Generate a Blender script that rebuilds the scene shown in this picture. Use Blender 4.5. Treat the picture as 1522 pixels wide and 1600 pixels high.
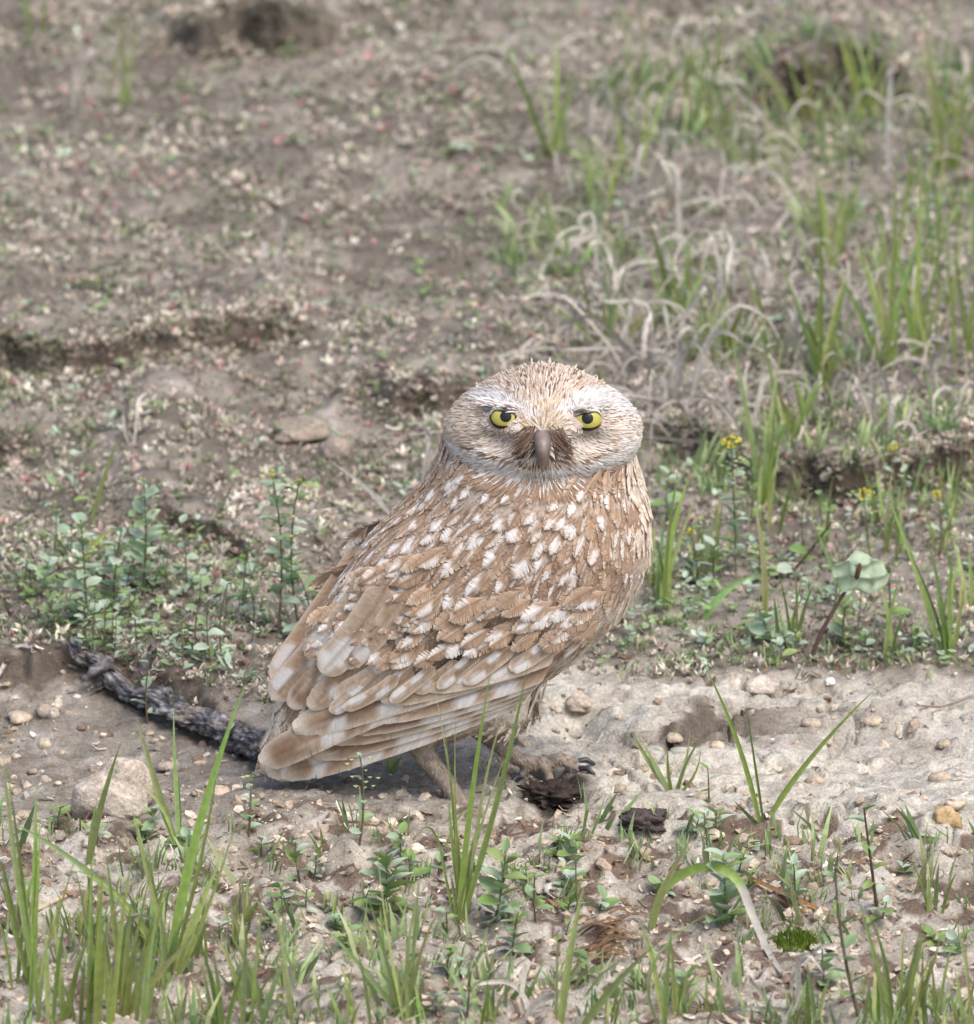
import bpy, bmesh, math, random
import numpy as np
from mathutils import Vector, Matrix
from mathutils.bvhtree import BVHTree

for o in list(bpy.data.objects): bpy.data.objects.remove(o)
scene = bpy.context.scene
col = scene.collection
random.seed(7); RNG = np.random.default_rng(7)

# ------------------------------------------------------------------ camera
PITCH = math.radians(17); DIST = 6.0; S = 0.0003; FPX = DIST / S
cp, sp = math.cos(PITCH), math.sin(PITCH)
FWD = np.array([0, cp, -sp]); UP = np.array([0, sp, cp]); RT = np.array([1.0, 0, 0])
def ray(px, py):
    return FWD + (px - 761) / FPX * RT - (py - 800) / FPX * UP
CAM = -DIST * ray(800, 1240)          # photo point (800,1240) is the world origin
cam = bpy.data.cameras.new('camera'); cam_o = bpy.data.objects.new('camera', cam); col.objects.link(cam_o)
cam_o.location = CAM
cam_o.rotation_euler = (math.radians(90) - PITCH, 0, 0)
cam.sensor_fit = 'VERTICAL'; cam.sensor_height = 36; cam.sensor_width = 36
cam.lens = 36 * FPX / 1600
cam.clip_start = 0.1; cam.clip_end = 500
cam.dof.use_dof = True; cam.dof.focus_distance = 5.93; cam.dof.aperture_fstop = cam.lens / 21.0
scene.camera = cam_o

# ------------------------------------------------------------------ world, sun, exposure
SUN_EL, SUN_AZ = math.radians(58), math.radians(140)      # azimuth from +Y towards +X
w = bpy.data.worlds.new('World'); scene.world = w; w.use_nodes = True
nt = w.node_tree; nt.nodes.clear()
sky = nt.nodes.new('ShaderNodeTexSky'); sky.sky_type = 'NISHITA'; sky.sun_disc = False
sky.sun_elevation = SUN_EL; sky.sun_rotation = SUN_AZ
sky.air_density = 1.0; sky.dust_density = 4.0; sky.ozone_density = 0.6
bg = nt.nodes.new('ShaderNodeBackground'); bg.inputs[1].default_value = 0.15
wo = nt.nodes.new('ShaderNodeOutputWorld')
nt.links.new(sky.outputs[0], bg.inputs[0]); nt.links.new(bg.outputs[0], wo.inputs[0])
sl = bpy.data.lights.new('sun', 'SUN'); sl.energy = 1.25; sl.angle = math.radians(40); sl.color = (0.985, 0.99, 1.0)
so = bpy.data.objects.new('sun', sl); col.objects.link(so)
sd = Vector((math.sin(SUN_AZ) * math.cos(SUN_EL), math.cos(SUN_AZ) * math.cos(SUN_EL), math.sin(SUN_EL)))
so.rotation_euler = sd.to_track_quat('Z', 'Y').to_euler()
vs = scene.view_settings; vs.view_transform = 'Standard'; vs.look = 'None'; vs.gamma = 1; vs.exposure = 0.80
vs.use_curve_mapping = False

# ------------------------------------------------------------------ helpers
def lin(r, g, b):
    return tuple(((c / 255) / 12.92 if c / 255 <= 0.04045 else ((c / 255 + 0.055) / 1.055) ** 2.4) for c in (r, g, b))
def P(px, py, Y):                     # photo point -> world point on the plane y = Y
    r = ray(px, py); t = (Y - CAM[1]) / r[1]
    return CAM + t * r
def PX(x, y, z):                      # world -> photo (for lists of zones)
    d0 = x - CAM[0]; d1 = y - CAM[1]; d2 = z - CAM[2]
    dep = d1 * cp - d2 * sp
    return 761 + FPX * d0 / dep, 800 - FPX * (d1 * sp + d2 * cp) / dep
def hsh(ix, iy, seed):
    h = (ix.astype(np.int64) * 374761393 + iy.astype(np.int64) * 668265263 + seed * 982451653) & 0x7fffffff
    h = ((h ^ (h >> 13)) * 1274126177) & 0x7fffffff
    h = h ^ (h >> 16)
    return (h & 0xffff) / 65535.0
def vnoise(x, y, seed=0):
    ix = np.floor(x); iy = np.floor(y); fx = x - ix; fy = y - iy
    fx = fx * fx * fx * (fx * (fx * 6 - 15) + 10); fy = fy * fy * fy * (fy * (fy * 6 - 15) + 10)
    a = hsh(ix, iy, seed); b = hsh(ix + 1, iy, seed); c = hsh(ix, iy + 1, seed); d = hsh(ix + 1, iy + 1, seed)
    return (a + (b - a) * fx) * (1 - fy) + (c + (d - c) * fx) * fy
def fbm(x, y, freq, octs=4, seed=0, gain=0.5):
    x = np.asarray(x, float); y = np.asarray(y, float)
    s = np.zeros(np.broadcast(x, y).shape); a = 1; tot = 0
    for o in range(octs):
        c_, s_ = math.cos(o * 0.7 + seed), math.sin(o * 0.7 + seed)
        s += a * vnoise((x * c_ - y * s_) * freq + 31.7 * o, (x * s_ + y * c_) * freq + 17.3 * o, seed + o); tot += a
        a *= gain; freq *= 2.03
    return s / tot
def voro(x, y, freq, seed=0):
    x = np.asarray(x, float) * freq; y = np.asarray(y, float) * freq
    ix = np.floor(x); iy = np.floor(y); f1 = np.full(x.shape, 9.0); f2 = f1.copy(); cid = np.zeros(x.shape)
    for dx in (-1, 0, 1):
        for dy in (-1, 0, 1):
            jx = ix + dx + hsh(ix + dx, iy + dy, seed); jy = iy + dy + hsh(ix + dx, iy + dy, seed + 5)
            d = np.hypot(x - jx, y - jy); n = d < f1
            f2 = np.where(n, f1, np.minimum(f2, d)); cid = np.where(n, hsh(ix + dx, iy + dy, seed + 9), cid); f1 = np.where(n, d, f1)
    return f1, f2, cid
def sstep(a, b, x):
    t = np.clip((x - a) / (b - a), 0, 1); return t * t * (3 - 2 * t)

def mesh_np(name, V, F, C=None, mat=None, parent=None, smooth=True, loc=None):
    """one mesh object from numpy arrays; F is (n,k) with uniform k"""
    V = np.asarray(V, np.float32); F = np.asarray(F, np.int32); k = F.shape[1]
    me = bpy.data.meshes.new(name)
    me.vertices.add(len(V)); me.vertices.foreach_set('co', V.ravel())
    me.loops.add(F.size); me.loops.foreach_set('vertex_index', F.ravel())
    me.polygons.add(len(F)); me.polygons.foreach_set('loop_start', np.arange(len(F), dtype=np.int32) * k)
    me.polygons.foreach_set('loop_total', np.full(len(F), k, np.int32))
    me.polygons.foreach_set('use_smooth', np.full(len(F), smooth, bool))
    me.update(calc_edges=True)
    if C is not None:
        at = me.color_attributes.new('Col', 'FLOAT_COLOR', 'POINT')
        C = np.asarray(C, np.float32)
        at.data.foreach_set('color', np.c_[C, np.ones(len(C), np.float32)].ravel())
    if mat: me.materials.append(mat)
    o = bpy.data.objects.new(name, me); col.objects.link(o)
    if parent: o.parent = parent
    if loc is not None: o.location = loc
    return o
def link_copy(me, name, parent=None, loc=None):
    o = bpy.data.objects.new(name, me); col.objects.link(o)
    if parent: o.parent = parent
    if loc is not None: o.location = loc
    return o
def thing(name, label, cat, loc, group=None):
    o = bpy.data.objects.new(name, None); col.objects.link(o); o.location = loc; o.empty_display_size = 0.01
    return tag(o, label, cat, group)
def tag(o, label, cat, group=None, kind=None):
    o['label'] = label; o['category'] = cat
    if group: o['group'] = group
    if kind: o['kind'] = kind
    return o

# ------------------------------------------------------------------ materials
def new_mat(name):
    m = bpy.data.materials.new(name); m.use_nodes = True
    nt = m.node_tree; nt.nodes.clear()
    return m, nt, nt.nodes, nt.links
def col_mat(name, rough=0.7, transl=0.0, vary=0.25, nscale=400, spec=0.3, bump=0.0, bscale=900):
    """colour from the 'Col' attribute, broken up by fine noise"""
    m, nt, N, L = new_mat(name)
    out = N.new('ShaderNodeOutputMaterial'); b = N.new('ShaderNodeBsdfPrincipled')
    a = N.new('ShaderNodeAttribute'); a.attribute_name = 'Col'
    tc = N.new('ShaderNodeTexCoord'); no = N.new('ShaderNodeTexNoise'); no.inputs['Scale'].default_value = nscale; no.inputs['Detail'].default_value = 3
    L.new(tc.outputs['Object'], no.inputs['Vector'])
    mr = N.new('ShaderNodeMapRange'); mr.inputs[1].default_value = 0.25; mr.inputs[2].default_value = 0.75
    mr.inputs[3].default_value = 1 - vary; mr.inputs[4].default_value = 1 + vary
    L.new(no.outputs['Fac'], mr.inputs[0])
    mx = N.new('ShaderNodeVectorMath'); mx.operation = 'SCALE'
    L.new(a.outputs['Color'], mx.inputs[0]); L.new(mr.outputs[0], mx.inputs['Scale'])
    L.new(mx.outputs[0], b.inputs['Base Color'])
    b.inputs['Roughness'].default_value = rough; b.inputs['Specular IOR Level'].default_value = spec
    if bump:
        n2 = N.new('ShaderNodeTexNoise'); n2.inputs['Scale'].default_value = bscale; n2.inputs['Detail'].default_value = 4
        L.new(tc.outputs['Object'], n2.inputs['Vector'])
        bp = N.new('ShaderNodeBump'); bp.inputs['Strength'].default_value = bump; bp.inputs['Distance'].default_value = 0.001
        L.new(n2.outputs['Fac'], bp.inputs['Height']); L.new(bp.outputs[0], b.inputs['Normal'])
    if transl:
        t = N.new('ShaderNodeBsdfTranslucent'); L.new(mx.outputs[0], t.inputs[0])
        ms = N.new('ShaderNodeMixShader'); ms.inputs[0].default_value = transl
        L.new(b.outputs[0], ms.inputs[1]); L.new(t.outputs[0], ms.inputs[2]); L.new(ms.outputs[0], out.inputs[0])
    else:
        L.new(b.outputs[0], out.inputs[0])
    return m
M = {}
M['blade'] = col_mat('grass_blade', 0.5, 0.3, 0.18, 300, 0.35)
M['leaf'] = col_mat('herb_leaf', 0.55, 0.25, 0.2, 350, 0.3)
M['dry'] = col_mat('dry_plant', 0.85, 0.2, 0.3, 500, 0.15)
M['soil'] = col_mat('soil_ground', 0.95, 0, 0.3, 700, 0.1, 1.0, 700)
M['clod'] = col_mat('soil_clod', 0.95, 0, 0.35, 500, 0.1, 1.0, 600)
M['char'] = col_mat('charred_wood', 0.85, 0, 0.5, 350, 0.25, 1.0, 500)
M['feather'] = col_mat('feather', 0.85, 0.12, 0.10, 900, 0.12)
M['skin'] = col_mat('owl_body', 0.85, 0, 0.25, 500, 0.15, 0.6, 900)
M['horn'] = col_mat('beak_horn', 0.42, 0, 0.18, 500, 0.4)
M['claw'] = col_mat('claw', 0.35, 0, 0.3, 600, 0.5)
def eye_mat(name, colr, rough, coat=0.5):
    m, nt, N, L = new_mat(name)
    out = N.new('ShaderNodeOutputMaterial'); b = N.new('ShaderNodeBsdfPrincipled')
    tc = N.new('ShaderNodeTexCoord'); no = N.new('ShaderNodeTexNoise'); no.inputs['Scale'].default_value = 900
    L.new(tc.outputs['Object'], no.inputs['Vector'])
    r = N.new('ShaderNodeMixRGB'); r.inputs[1].default_value = (*[c * 0.8 for c in colr], 1); r.inputs[2].default_value = (*[c * 1.15 for c in colr], 1)
    L.new(no.outputs['Fac'], r.inputs[0]); L.new(r.outputs[0], b.inputs['Base Color'])
    b.inputs['Roughness'].default_value = rough; b.inputs['Coat Weight'].default_value = coat; b.inputs['Specular IOR Level'].default_value = .25; b.inputs['Coat Roughness'].default_value = 0.05
    L.new(b.outputs[0], out.inputs[0]); return m
M['iris'] = eye_mat('yellow_iris', (0.42, 0.37, 0.08), 0.3)
M['pupil'] = eye_mat('black_pupil', (0.008, 0.007, 0.008), 0.25, 0.12)

# ------------------------------------------------------------------ terrain
# ledges: list of photo points along the foot of a small bank, height, width, overhang, how far the higher ground reaches back
def gflat(px, py, z=0.0):
    r = ray(px, py); t = (z - CAM[2]) / r[2]; p = CAM + t * r
    return p[0], p[1]
LEDGES = []
def ledge(pts, A, w, over, back, seed):
    g = [gflat(*p) for p in pts]
    LEDGES.append((np.array([q[0] for q in g]), np.array([q[1] for q in g]), A * (0.6 if seed in (3, 4, 5, 10) else .9), w, over * (.7 if seed in (3, 4, 5, 10) else 1), back, seed))
ledge([(-200, 606), (0, 600), (90, 596), (230, 570), (330, 560), (470, 545)], 0.024, 0.018, 0.011, 0.30, 3)
ledge([(560, 640), (640, 660), (720, 650), (800, 640)], 0.016, 0.02, 0.005, 0.2, 4)
ledge([(1020, 690), (1150, 735), (1300, 770), (1522, 745), (1750, 740)], 0.026, 0.02, 0.012, 0.25, 5)
ledge([(280, 75), (330, 72), (430, 70), (500, 66)], 0.040, 0.02, 0.016, 0.3, 6)
ledge([(1180, 165), (1250, 160), (1350, 150), (1420, 150)], 0.030, 0.02, 0.016, 0.3, 7)
ledge([(-250, 1085), (0, 1070), (100, 1050), (200, 1080), (330, 1140), (420, 1180), (520, 1200)], 0.010, 0.02, 0.003, 0.15, 8)
ledge([(985, 1172), (1040, 1166), (1120, 1160), (1200, 1152), (1250, 1132)], 0.009, 0.03, 0.004, 0.10, 9)
ledge([(-150, 720), (0, 712), (20, 708), (45, 700)], 0.03, 0.02, 0.014, 0.1, 10)
ledge([(180, 825), (260, 840), (330, 870), (420, 890), (500, 885)], 0.010, 0.015, 0.004, 0.1, 11)
ledge([(1280, 1300), (1340, 1296), (1400, 1290)], 0.006, 0.01, 0.004, 0.05, 12)
ledge([(1440, 1290), (1500, 1275), (1560, 1275)], 0.008, 0.01, 0.004, 0.05, 13)
BUMPS = []
def bump(px, py, rx, ry, h, pw=1.0):
    x, y = gflat(px, py); BUMPS.append((x, y, rx, ry, h, pw))
bump(265, 660, 0.028, 0.08, 0.017)          # pale hump by the far ledge
bump(600, 860, 0.05, 0.12, -0.006)
bump(865, 1252, 0.017, 0.022, -0.009)       # hollow under the forward foot
bump(900, 1110, 0.010, 0.018, -0.010)       # little hole behind the belly
bump(920, 1135, 0.014, 0.012, -0.006)
bump(1330, 1150, 0.10, 0.10, 0.004)
bump(200, 1170, 0.08, 0.07, -0.007)
bump(230, 1300, 0.014, 0.016, -0.010)
bump(100, 1260, 0.022, 0.025, -0.006)
bump(950, 1500, 0.016, 0.018, -0.005)
bump(470, 1440, 0.014, 0.02, -0.005)
bump(90, 1460, 0.03, 0.03, -0.005)
bump(1290, 1300, 0.012, 0.012, -0.005)
def crust_mask(x, y):
    px, py = PX(x, y, 0 * x)
    n = (fbm(x, y, 22, 3, 40) - 0.5) * 130
    a = sstep(740, 860, px + n) * sstep(1045, 1075, py + n * 0.3) * (1 - sstep(1290, 1350, py + n))
    return a
def bare_mask(x, y):                       # 1 where no plants cover the soil
    px, py = PX(x, y, 0 * x)
    n = (fbm(x, y, 25, 3, 41) - 0.5) * 90
    lo = sstep(1040, 1075, py + n * 0.35 + 12 * np.sin(px * 0.01) - 48 * sstep(120, 300, px) * (1 - sstep(440, 540, px)))
    p1 = np.exp(-(((px - 600) / 75) ** 2 + ((py - 830) / 60) ** 2) * 1.2)
    p2 = np.exp(-(((px - 265) / 70) ** 2 + ((py - 645) / 22) ** 2))
    p3 = np.exp(-(((px - 520) / 70) ** 2 + ((py - 670) / 40) ** 2))
    p4 = np.exp(-(((px - 690) / 60) ** 2 + ((py - 610) / 30) ** 2))
    pb = sstep(0.4, 0.75, np.maximum(np.maximum(p1, p2), np.maximum(p3, p4)) + (n / 90) * 0.5)
    return np.maximum(lo, pb)
def H0(x, y):
    x = np.asarray(x, float); y = np.asarray(y, float)
    far = 1 / (1 + (np.hypot(x, y) / 6) ** 2)
    h = (fbm(x, y, 5, 3, 1) - 0.5) * 0.022 * far + (fbm(x, y, 0.25, 3, 90) - 0.5) * 0.7 * sstep(4, 25, np.hypot(x, y))
    for gx, gy, A, w_, ov, back, sd_ in LEDGES:
        yl = np.interp(x, gx, gy)
        d = y - yl + (fbm(x, y * 0.3, 40, 3, sd_) - 0.5) * 0.05 * (w_ / 0.02)
        e = 0.035
        mk = sstep(gx[0] - e, gx[0] + e, x) * (1 - sstep(gx[-1] - e, gx[-1] + e, x))
        mk = mk * (0.7 + 0.6 * fbm(x, y * 0, 18, 2, sd_ + 3))
        h = h + A * mk * sstep(0, w_, d) * np.exp(-np.maximum(d - w_, 0) / back) - A * 0.25 * mk * np.exp(-(d / 0.04) ** 2) * (d < w_ * .5)
    for bx, by, rx, ry, hh, pw in BUMPS:
        q = ((x - bx) / rx) ** 2 + ((y - by) / ry) ** 2
        h = h + hh * np.exp(-q)
    return h
def H(x, y):
    x = np.asarray(x, float); y = np.asarray(y, float)
    near = 1 / (1 + (np.hypot(x, y) / 3) ** 4)
    h = H0(x, y)
    cm = crust_mask(x, y)
    h = h + (fbm(x, y, 30, 4, 2) - 0.5) * 0.008 * near * (1 - 0.4 * cm)
    h = h + (fbm(x, y, 150, 3, 5) - 0.5) * 0.0050 * near
    # flaky crust: thin plates that end in small steps, split by cracks
    wx = x + (fbm(x, y, 60, 2, 70) - 0.5) * 0.02; wy = y + (fbm(x, y, 60, 2, 71) - 0.5) * 0.03
    q = fbm(wx * 0.6, wy, 26, 4, 7) * 7
    st = np.floor(q) + sstep(0.80, 0.97, q - np.floor(q))
    h = h + cm * (st - 3.5) * 0.0024
    f1, f2, cid = voro(wx * 0.75, wy, 24, 3)
    crk = (1 - sstep(0.02, 0.10, f2 - f1)) * (hsh(np.floor(cid * 997), np.floor(cid * 31), 4) > 0.35)
    h = h - cm * crk * 0.009 * sstep(0.40, 0.5, fbm(x, y, 14, 2, 77)) + cm * (cid - 0.5) * 0.0015
    # crumbly foreground
    px, py = PX(x, y, 0 * x)
    fg = sstep(1230, 1330, py) * near
    f1, f2, cid = voro(x + (fbm(x, y, 90, 2, 8) - .5) * 0.012, y, 75, 12)
    h = h + fg * ((0.55 - f1) * 0.007 * (cid > 0.40) + (fbm(x, y, 45, 3, 9) - .5) * 0.014)
    return h
HG = {}
def hz(x, y):
    gx, gy, Z = HG['x'], HG['y'], HG['z']
    i = min(max(int(np.searchsorted(gx, x)) - 1, 0), len(gx) - 2); j = min(max(int(np.searchsorted(gy, y)) - 1, 0), len(gy) - 2)
    u = (x - gx[i]) / (gx[i + 1] - gx[i]); v = (y - gy[j]) / (gy[j + 1] - gy[j])
    return float((Z[j, i] * (1 - u) + Z[j, i + 1] * u) * (1 - v) + (Z[j + 1, i] * (1 - u) + Z[j + 1, i + 1] * u) * v)
def G(px, py, dz=0.0):
    z = 0.0
    for _ in range(8):
        x, y = gflat(px, py, z); z = 0.5 * z + 0.5 * hz(x, y)
    return np.array([x, y, hz(x, y) + dz])
def OV(X, Y):                         # how far the lip of a bank leans out
    D = np.zeros(np.shape(X))
    for lx, ly, A, w_, ov, back, sd_ in LEDGES:
        yl = np.interp(X, lx, ly); d = Y - yl + (fbm(X, Y * 0.3, 40, 3, sd_) - 0.5) * 0.05 * (w_ / 0.02)
        mk = sstep(lx[0] - .03, lx[0] + .03, X) * (1 - sstep(lx[-1] - .03, lx[-1] + .03, X))
        D -= ov * 1.5 * mk * sstep(w_ * 0.1, w_ * 0.95, d) * np.exp(-np.maximum(d - w_, 0) / 0.02) * (0.4 + 1.2 * fbm(X, Y, 60, 2, sd_ + 8))
    return D

def build_ground():
    gx = np.r_[np.arange(-0.36, 0.3601, 0.0019)]
    gy = [-0.62]
    while gy[-1] < 1.75: gy.append(gy[-1] + 0.0019 + 0.0055 * sstep(0.15, 0.9, gy[-1]))
    def ext(a, mx):
        a = list(a); st = 0.006
        while a[-1] < mx: a.append(a[-1] + st); st *= 1.16
        b = a[::-1]; st = 0.006
        while b[-1] > -mx: b.append(b[-1] - st); st *= 1.16
        return np.array(b[::-1])
    gx = ext(gx, 120); gy = ext(gy, 120)
    X, Y = np.meshgrid(gx, gy); Z = H(X, Y)
    HG.update(x=gx, y=gy, z=Z)
    Yd = Y + OV(X, Y)
    V = np.stack([X, Yd, Z], -1).reshape(-1, 3)
    nx, ny = len(gx), len(gy)
    i = np.arange(nx * ny).reshape(ny, nx)
    F = np.stack([i[:-1, :-1], i[:-1, 1:], i[1:, 1:], i[1:, :-1]], -1).reshape(-1, 4)
    # colour of the soil itself: pale dry crust, brown dirt, dark humus under the plants
    cm = crust_mask(X, Y)[..., None]; bm = bare_mask(X, Y)[..., None]
    n1 = fbm(X, Y, 18, 4, 21)[..., None]; n2 = fbm(X, Y, 90, 3, 22)[..., None]; n3 = fbm(X, Y, 300, 2, 23)[..., None]
    pale = np.array([0.435, 0.405, 0.34]); dirt = np.array([0.285, 0.252, 0.205]); dark = np.array([0.145, 0.125, 0.10]); grey = np.array([0.38, 0.345, 0.31])
    px, py = PX(X, Y, 0 * X)
    c = dark * (1 - bm) + dirt * bm
    cov = sstep(0.45, 0.62, n1 + (n2 - .5) * 0.4) * (1 - bm)
    c = c * (1 - 0.75 * cov) + dirt * 0.92 * 0.75 * cov
    fg = sstep(1240, 1300, py)[..., None]
    c = c + (pale - c) * (cm * (0.55 + 0.45 * sstep(0.35, 0.6, n1)) + 0.55 * fg * sstep(0.48, 0.66, n2 * .6 + n1 * .4) * (1 - cm))
    c = c + (grey - c) * 0.45 * sstep(0.5, 0.7, n2) * bm
    n4 = fbm(X, Y, 75, 4, 26)[..., None]
    c = c + (np.array([0.15, 0.115, 0.09]) - c) * (0.75 * fg + .35 * bm * (1 - cm) + .3 * cm) * sstep(0.56, 0.61, n4)
    c = c * (0.72 + 0.56 * n3) * (0.8 + 0.4 * n2)
    hollow_dark = np.exp(-(((px - 862) / 74) ** 2 + ((py - 1240) / 32) ** 2) * 1.0)[..., None]  # shaded darkness of the hollow under the foot, painted into the soil colour
    c = c + (np.array([0.05, 0.04, 0.035]) - c) * sstep(0.35, 0.75, hollow_dark + (n2 - .5) * 0.5)
    for lx, ly, A, w_, ov, back, sd_ in LEDGES:          # steep bank faces coloured a darker brown
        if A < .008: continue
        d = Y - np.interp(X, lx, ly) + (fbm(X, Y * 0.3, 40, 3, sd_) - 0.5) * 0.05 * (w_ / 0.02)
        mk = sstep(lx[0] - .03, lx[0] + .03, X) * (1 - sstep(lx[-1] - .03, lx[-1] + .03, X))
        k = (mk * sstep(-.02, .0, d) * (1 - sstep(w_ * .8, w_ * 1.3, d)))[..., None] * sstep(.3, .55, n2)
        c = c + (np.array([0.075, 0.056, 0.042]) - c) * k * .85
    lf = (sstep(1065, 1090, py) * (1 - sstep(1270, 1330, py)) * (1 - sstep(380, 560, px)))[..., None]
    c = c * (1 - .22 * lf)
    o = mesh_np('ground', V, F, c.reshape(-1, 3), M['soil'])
    tag(o, 'dry pale brown earth with flaky crust and small banks', 'ground', kind='structure')
    return o
build_ground()
# ------------------------------------------------------------------ the owl
OY = 0.002                                   # sagittal plane of the body
def opx(px, py, Y=OY): return P(px, py, Y)
owl_base = G(790, 1245)
owl = thing('burrowing_owl', 'brown and white spotted owl with yellow eyes standing on bare soil', 'owl', owl_base)
OB = np.array(owl_base)

def loft(bm, stations, n=28):
    """stations: (centre, axis vector A in the plane, depth half width, exponent)"""
    rings = []
    for c, a, d, s0 in stations:
        r = []
        for k in range(n):
            t = 2 * math.pi * k / n
            ca, sa = math.cos(t), math.sin(t)
            r.append(bm.verts.new(Vector(c + a * ca + np.array([0, d, 0]) * sa)))
        rings.append(r)
    for r0, r1 in zip(rings, rings[1:]):
        for k in range(n): bm.faces.new((r0[k], r0[(k + 1) % n], r1[(k + 1) % n], r1[k]))
    bm.faces.new(rings[0][::-1]); bm.faces.new(rings[-1])
def tube(bm, pts, radii, n=10):
    rings = []
    pts = [np.array(p, float) for p in pts]
    for i, p in enumerate(pts):
        t = pts[min(i + 1, len(pts) - 1)] - pts[max(i - 1, 0)]; t /= np.linalg.norm(t)
        u = np.cross(t, [0.13, 0.2, 0.97]); u /= np.linalg.norm(u); v = np.cross(t, u)
        rings.append([bm.verts.new(Vector(p + radii[i] * (math.cos(2 * math.pi * k / n) * u + math.sin(2 * math.pi * k / n) * v))) for k in range(n)])
    for r0, r1 in zip(rings, rings[1:]):
        for k in range(n): bm.faces.new((r0[k], r0[(k + 1) % n], r1[(k + 1) % n], r1[k]))
    bm.faces.new(rings[0][::-1]); bm.faces.new(rings[-1])

HC = opx(848, 668, OY - 0.004)               # head centre
HR = np.array([0.0445, 0.040, 0.0288])
LEG_NEAR = [opx(640, 1125, -0.014), opx(668, 1185, -0.016), opx(700, 1225, -0.017), opx(735, 1262, -0.018)]
FOOT_N = G(733, 1258, -0.0085)
LEG_NEAR[3] = FOOT_N + np.array([0, 0, 0.002])
FOOT_F = G(842, 1210, 0.003)
LEG_FAR = [opx(742, 1120, 0.012), opx(775, 1160, 0.014), opx(808, 1186, 0.015), FOOT_F + np.array([0, 0, 0.002])]
TOES = []
for base, lst in ((FOOT_F, [(0.0200, -0.010, 16), (0.0195, 0.002, 12), (0.006, -0.014, 14), (-0.009, -0.010, 10)]),
                  (FOOT_N, [(0.020, -0.004, 12), (0.014, -0.014, 12), (0.016, 0.010, 10), (-0.012, -0.004, 10)])):
    for dx, dy, _ in lst:
        e = base + np.array([dx, dy, 0]); e[2] = max(hz(e[0], e[1]), base[2] - 0.012) + (0.0012 if base is FOOT_F else -0.0045)
        mid = (base + e) / 2 + np.array([0, 0, 0.0045])
        TOES.append((base, mid, e))
def build_body():
    bm = bmesh.new()
    UL = [((402, 1186), (424, 1210), 0.004), ((428, 1120), (470, 1198), 0.011), ((438, 1075), (530, 1180), 0.017), ((470, 1010), (605, 1158), 0.026),
          ((520, 925), (712, 1132), 0.036), ((566, 855), (806, 1086), 0.043), ((614, 802), (898, 1030), 0.047), ((660, 760), (974, 958), 0.049),
          ((680, 724), (1016, 880), 0.048), ((692, 700), (1018, 800), 0.045), ((710, 684), (1000, 742), 0.041), ((748, 668), (968, 690), 0.034)]
    st = []
    for u, l, d in UL:
        a, b = opx(*u), opx(*l); st.append(((a + b) / 2, (a - b) / 2, d, 0))
    loft(bm, st)
    # head: a wide, flat-crowned ball with brow ridges, sockets and a full lower face
    hb = bmesh.ops.create_icosphere(bm, subdivisions=5, radius=1.0)['verts']
    for v in hb:
        x, y, z = v.co
        fx = max(0.0, -y)
        sx = x * HR[0] * (1.02 - 0.36 * max(0, z) ** 2 + 0.06 * max(0, -z)); sy = y * HR[1]; sz = z * HR[2]
        if z > 0: sz *= 0.99 - 0.06 * abs(x) ** 2
        fr = fx ** 1.2
        brow = math.exp(-((abs(x) - 0.42) / 0.30) ** 2 - ((z - 0.40 - 0.10 * (abs(x) - .4)) / 0.13) ** 2)
        sock = math.exp(-((abs(x) - 0.46) / 0.17) ** 2 - ((z - 0.14) / 0.17) ** 2)
        muzz = math.exp(-(x / 0.16) ** 2 - ((z + 0.05) / 0.35) ** 2)
        rim = math.exp(-((math.hypot(x * 0.8, z + 0.1) - 0.72) / 0.12) ** 2)
        sy -= fr * (0.0045 * brow - 0.0080 * sock + 0.0045 * muzz + 0.002 * rim)
        v.co = Vector(HC + np.array([sx, sy, sz]))
    # legs and toes
    tube(bm, LEG_NEAR, [0.0090, 0.0056, 0.0045, 0.0042]); tube(bm, LEG_FAR, [0.0090, 0.0046, 0.0036, 0.0042])
    for b, m_, e in TOES: tube(bm, [b + np.array([0, 0, .002]), m_, e], [0.0034, 0.0027, 0.0021], 8)
    # soft thighs / belly fluff
    for c, r in ((opx(690, 1095, -0.010), (0.022, 0.016, 0.020)), (opx(775, 1098, 0.010), (0.022, 0.018, 0.016)), (opx(765, 1105, -0.008), (0.020, 0.018, 0.014))):
        for v in bmesh.ops.create_icosphere(bm, subdivisions=3, radius=1.0)['verts']:
            v.co = Vector(c + np.array(v.co) * np.array(r))
    me = bpy.data.meshes.new('body'); bm.to_mesh(me); bm.free()
    o = bpy.data.objects.new('body', me); col.objects.link(o)
    md = o.modifiers.new('r', 'REMESH'); md.mode = 'VOXEL'; md.voxel_size = 0.0016; md.use_smooth_shade = True
    ms = o.modifiers.new('s', 'SMOOTH'); ms.iterations = 4; ms.factor = 0.5
    dg = bpy.context.evaluated_depsgraph_get()
    me2 = bpy.data.meshes.new_from_object(o.evaluated_get(dg)); bpy.data.objects.remove(o)
    n = len(me2.vertices); V = np.zeros(n * 3, np.float32); me2.vertices.foreach_get('co', V); V = V.reshape(-1, 3)
    me2.calc_loop_triangles(); T = np.zeros(len(me2.loop_triangles) * 3, np.int32); me2.loop_triangles.foreach_get('vertices', T); T = T.reshape(-1, 3)
    px, py = PX(V[:, 0], 0 * V[:, 0] + OY, V[:, 2])
    C = np.tile([0.30, 0.20, 0.14], (n, 1))
    belly = sstep(-0.2, 0.2, (px - 700) / 300 + (py - 1040) / 200 - 0.15)[:, None]
    C = C + (np.array([0.52, 0.45, 0.39]) - C) * belly
    leg = sstep(1115, 1150, py)[:, None] * sstep(610, 640, px)[:, None]
    nn = fbm(V[:, 0], V[:, 2], 300, 3, 3)[:, None]
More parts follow.
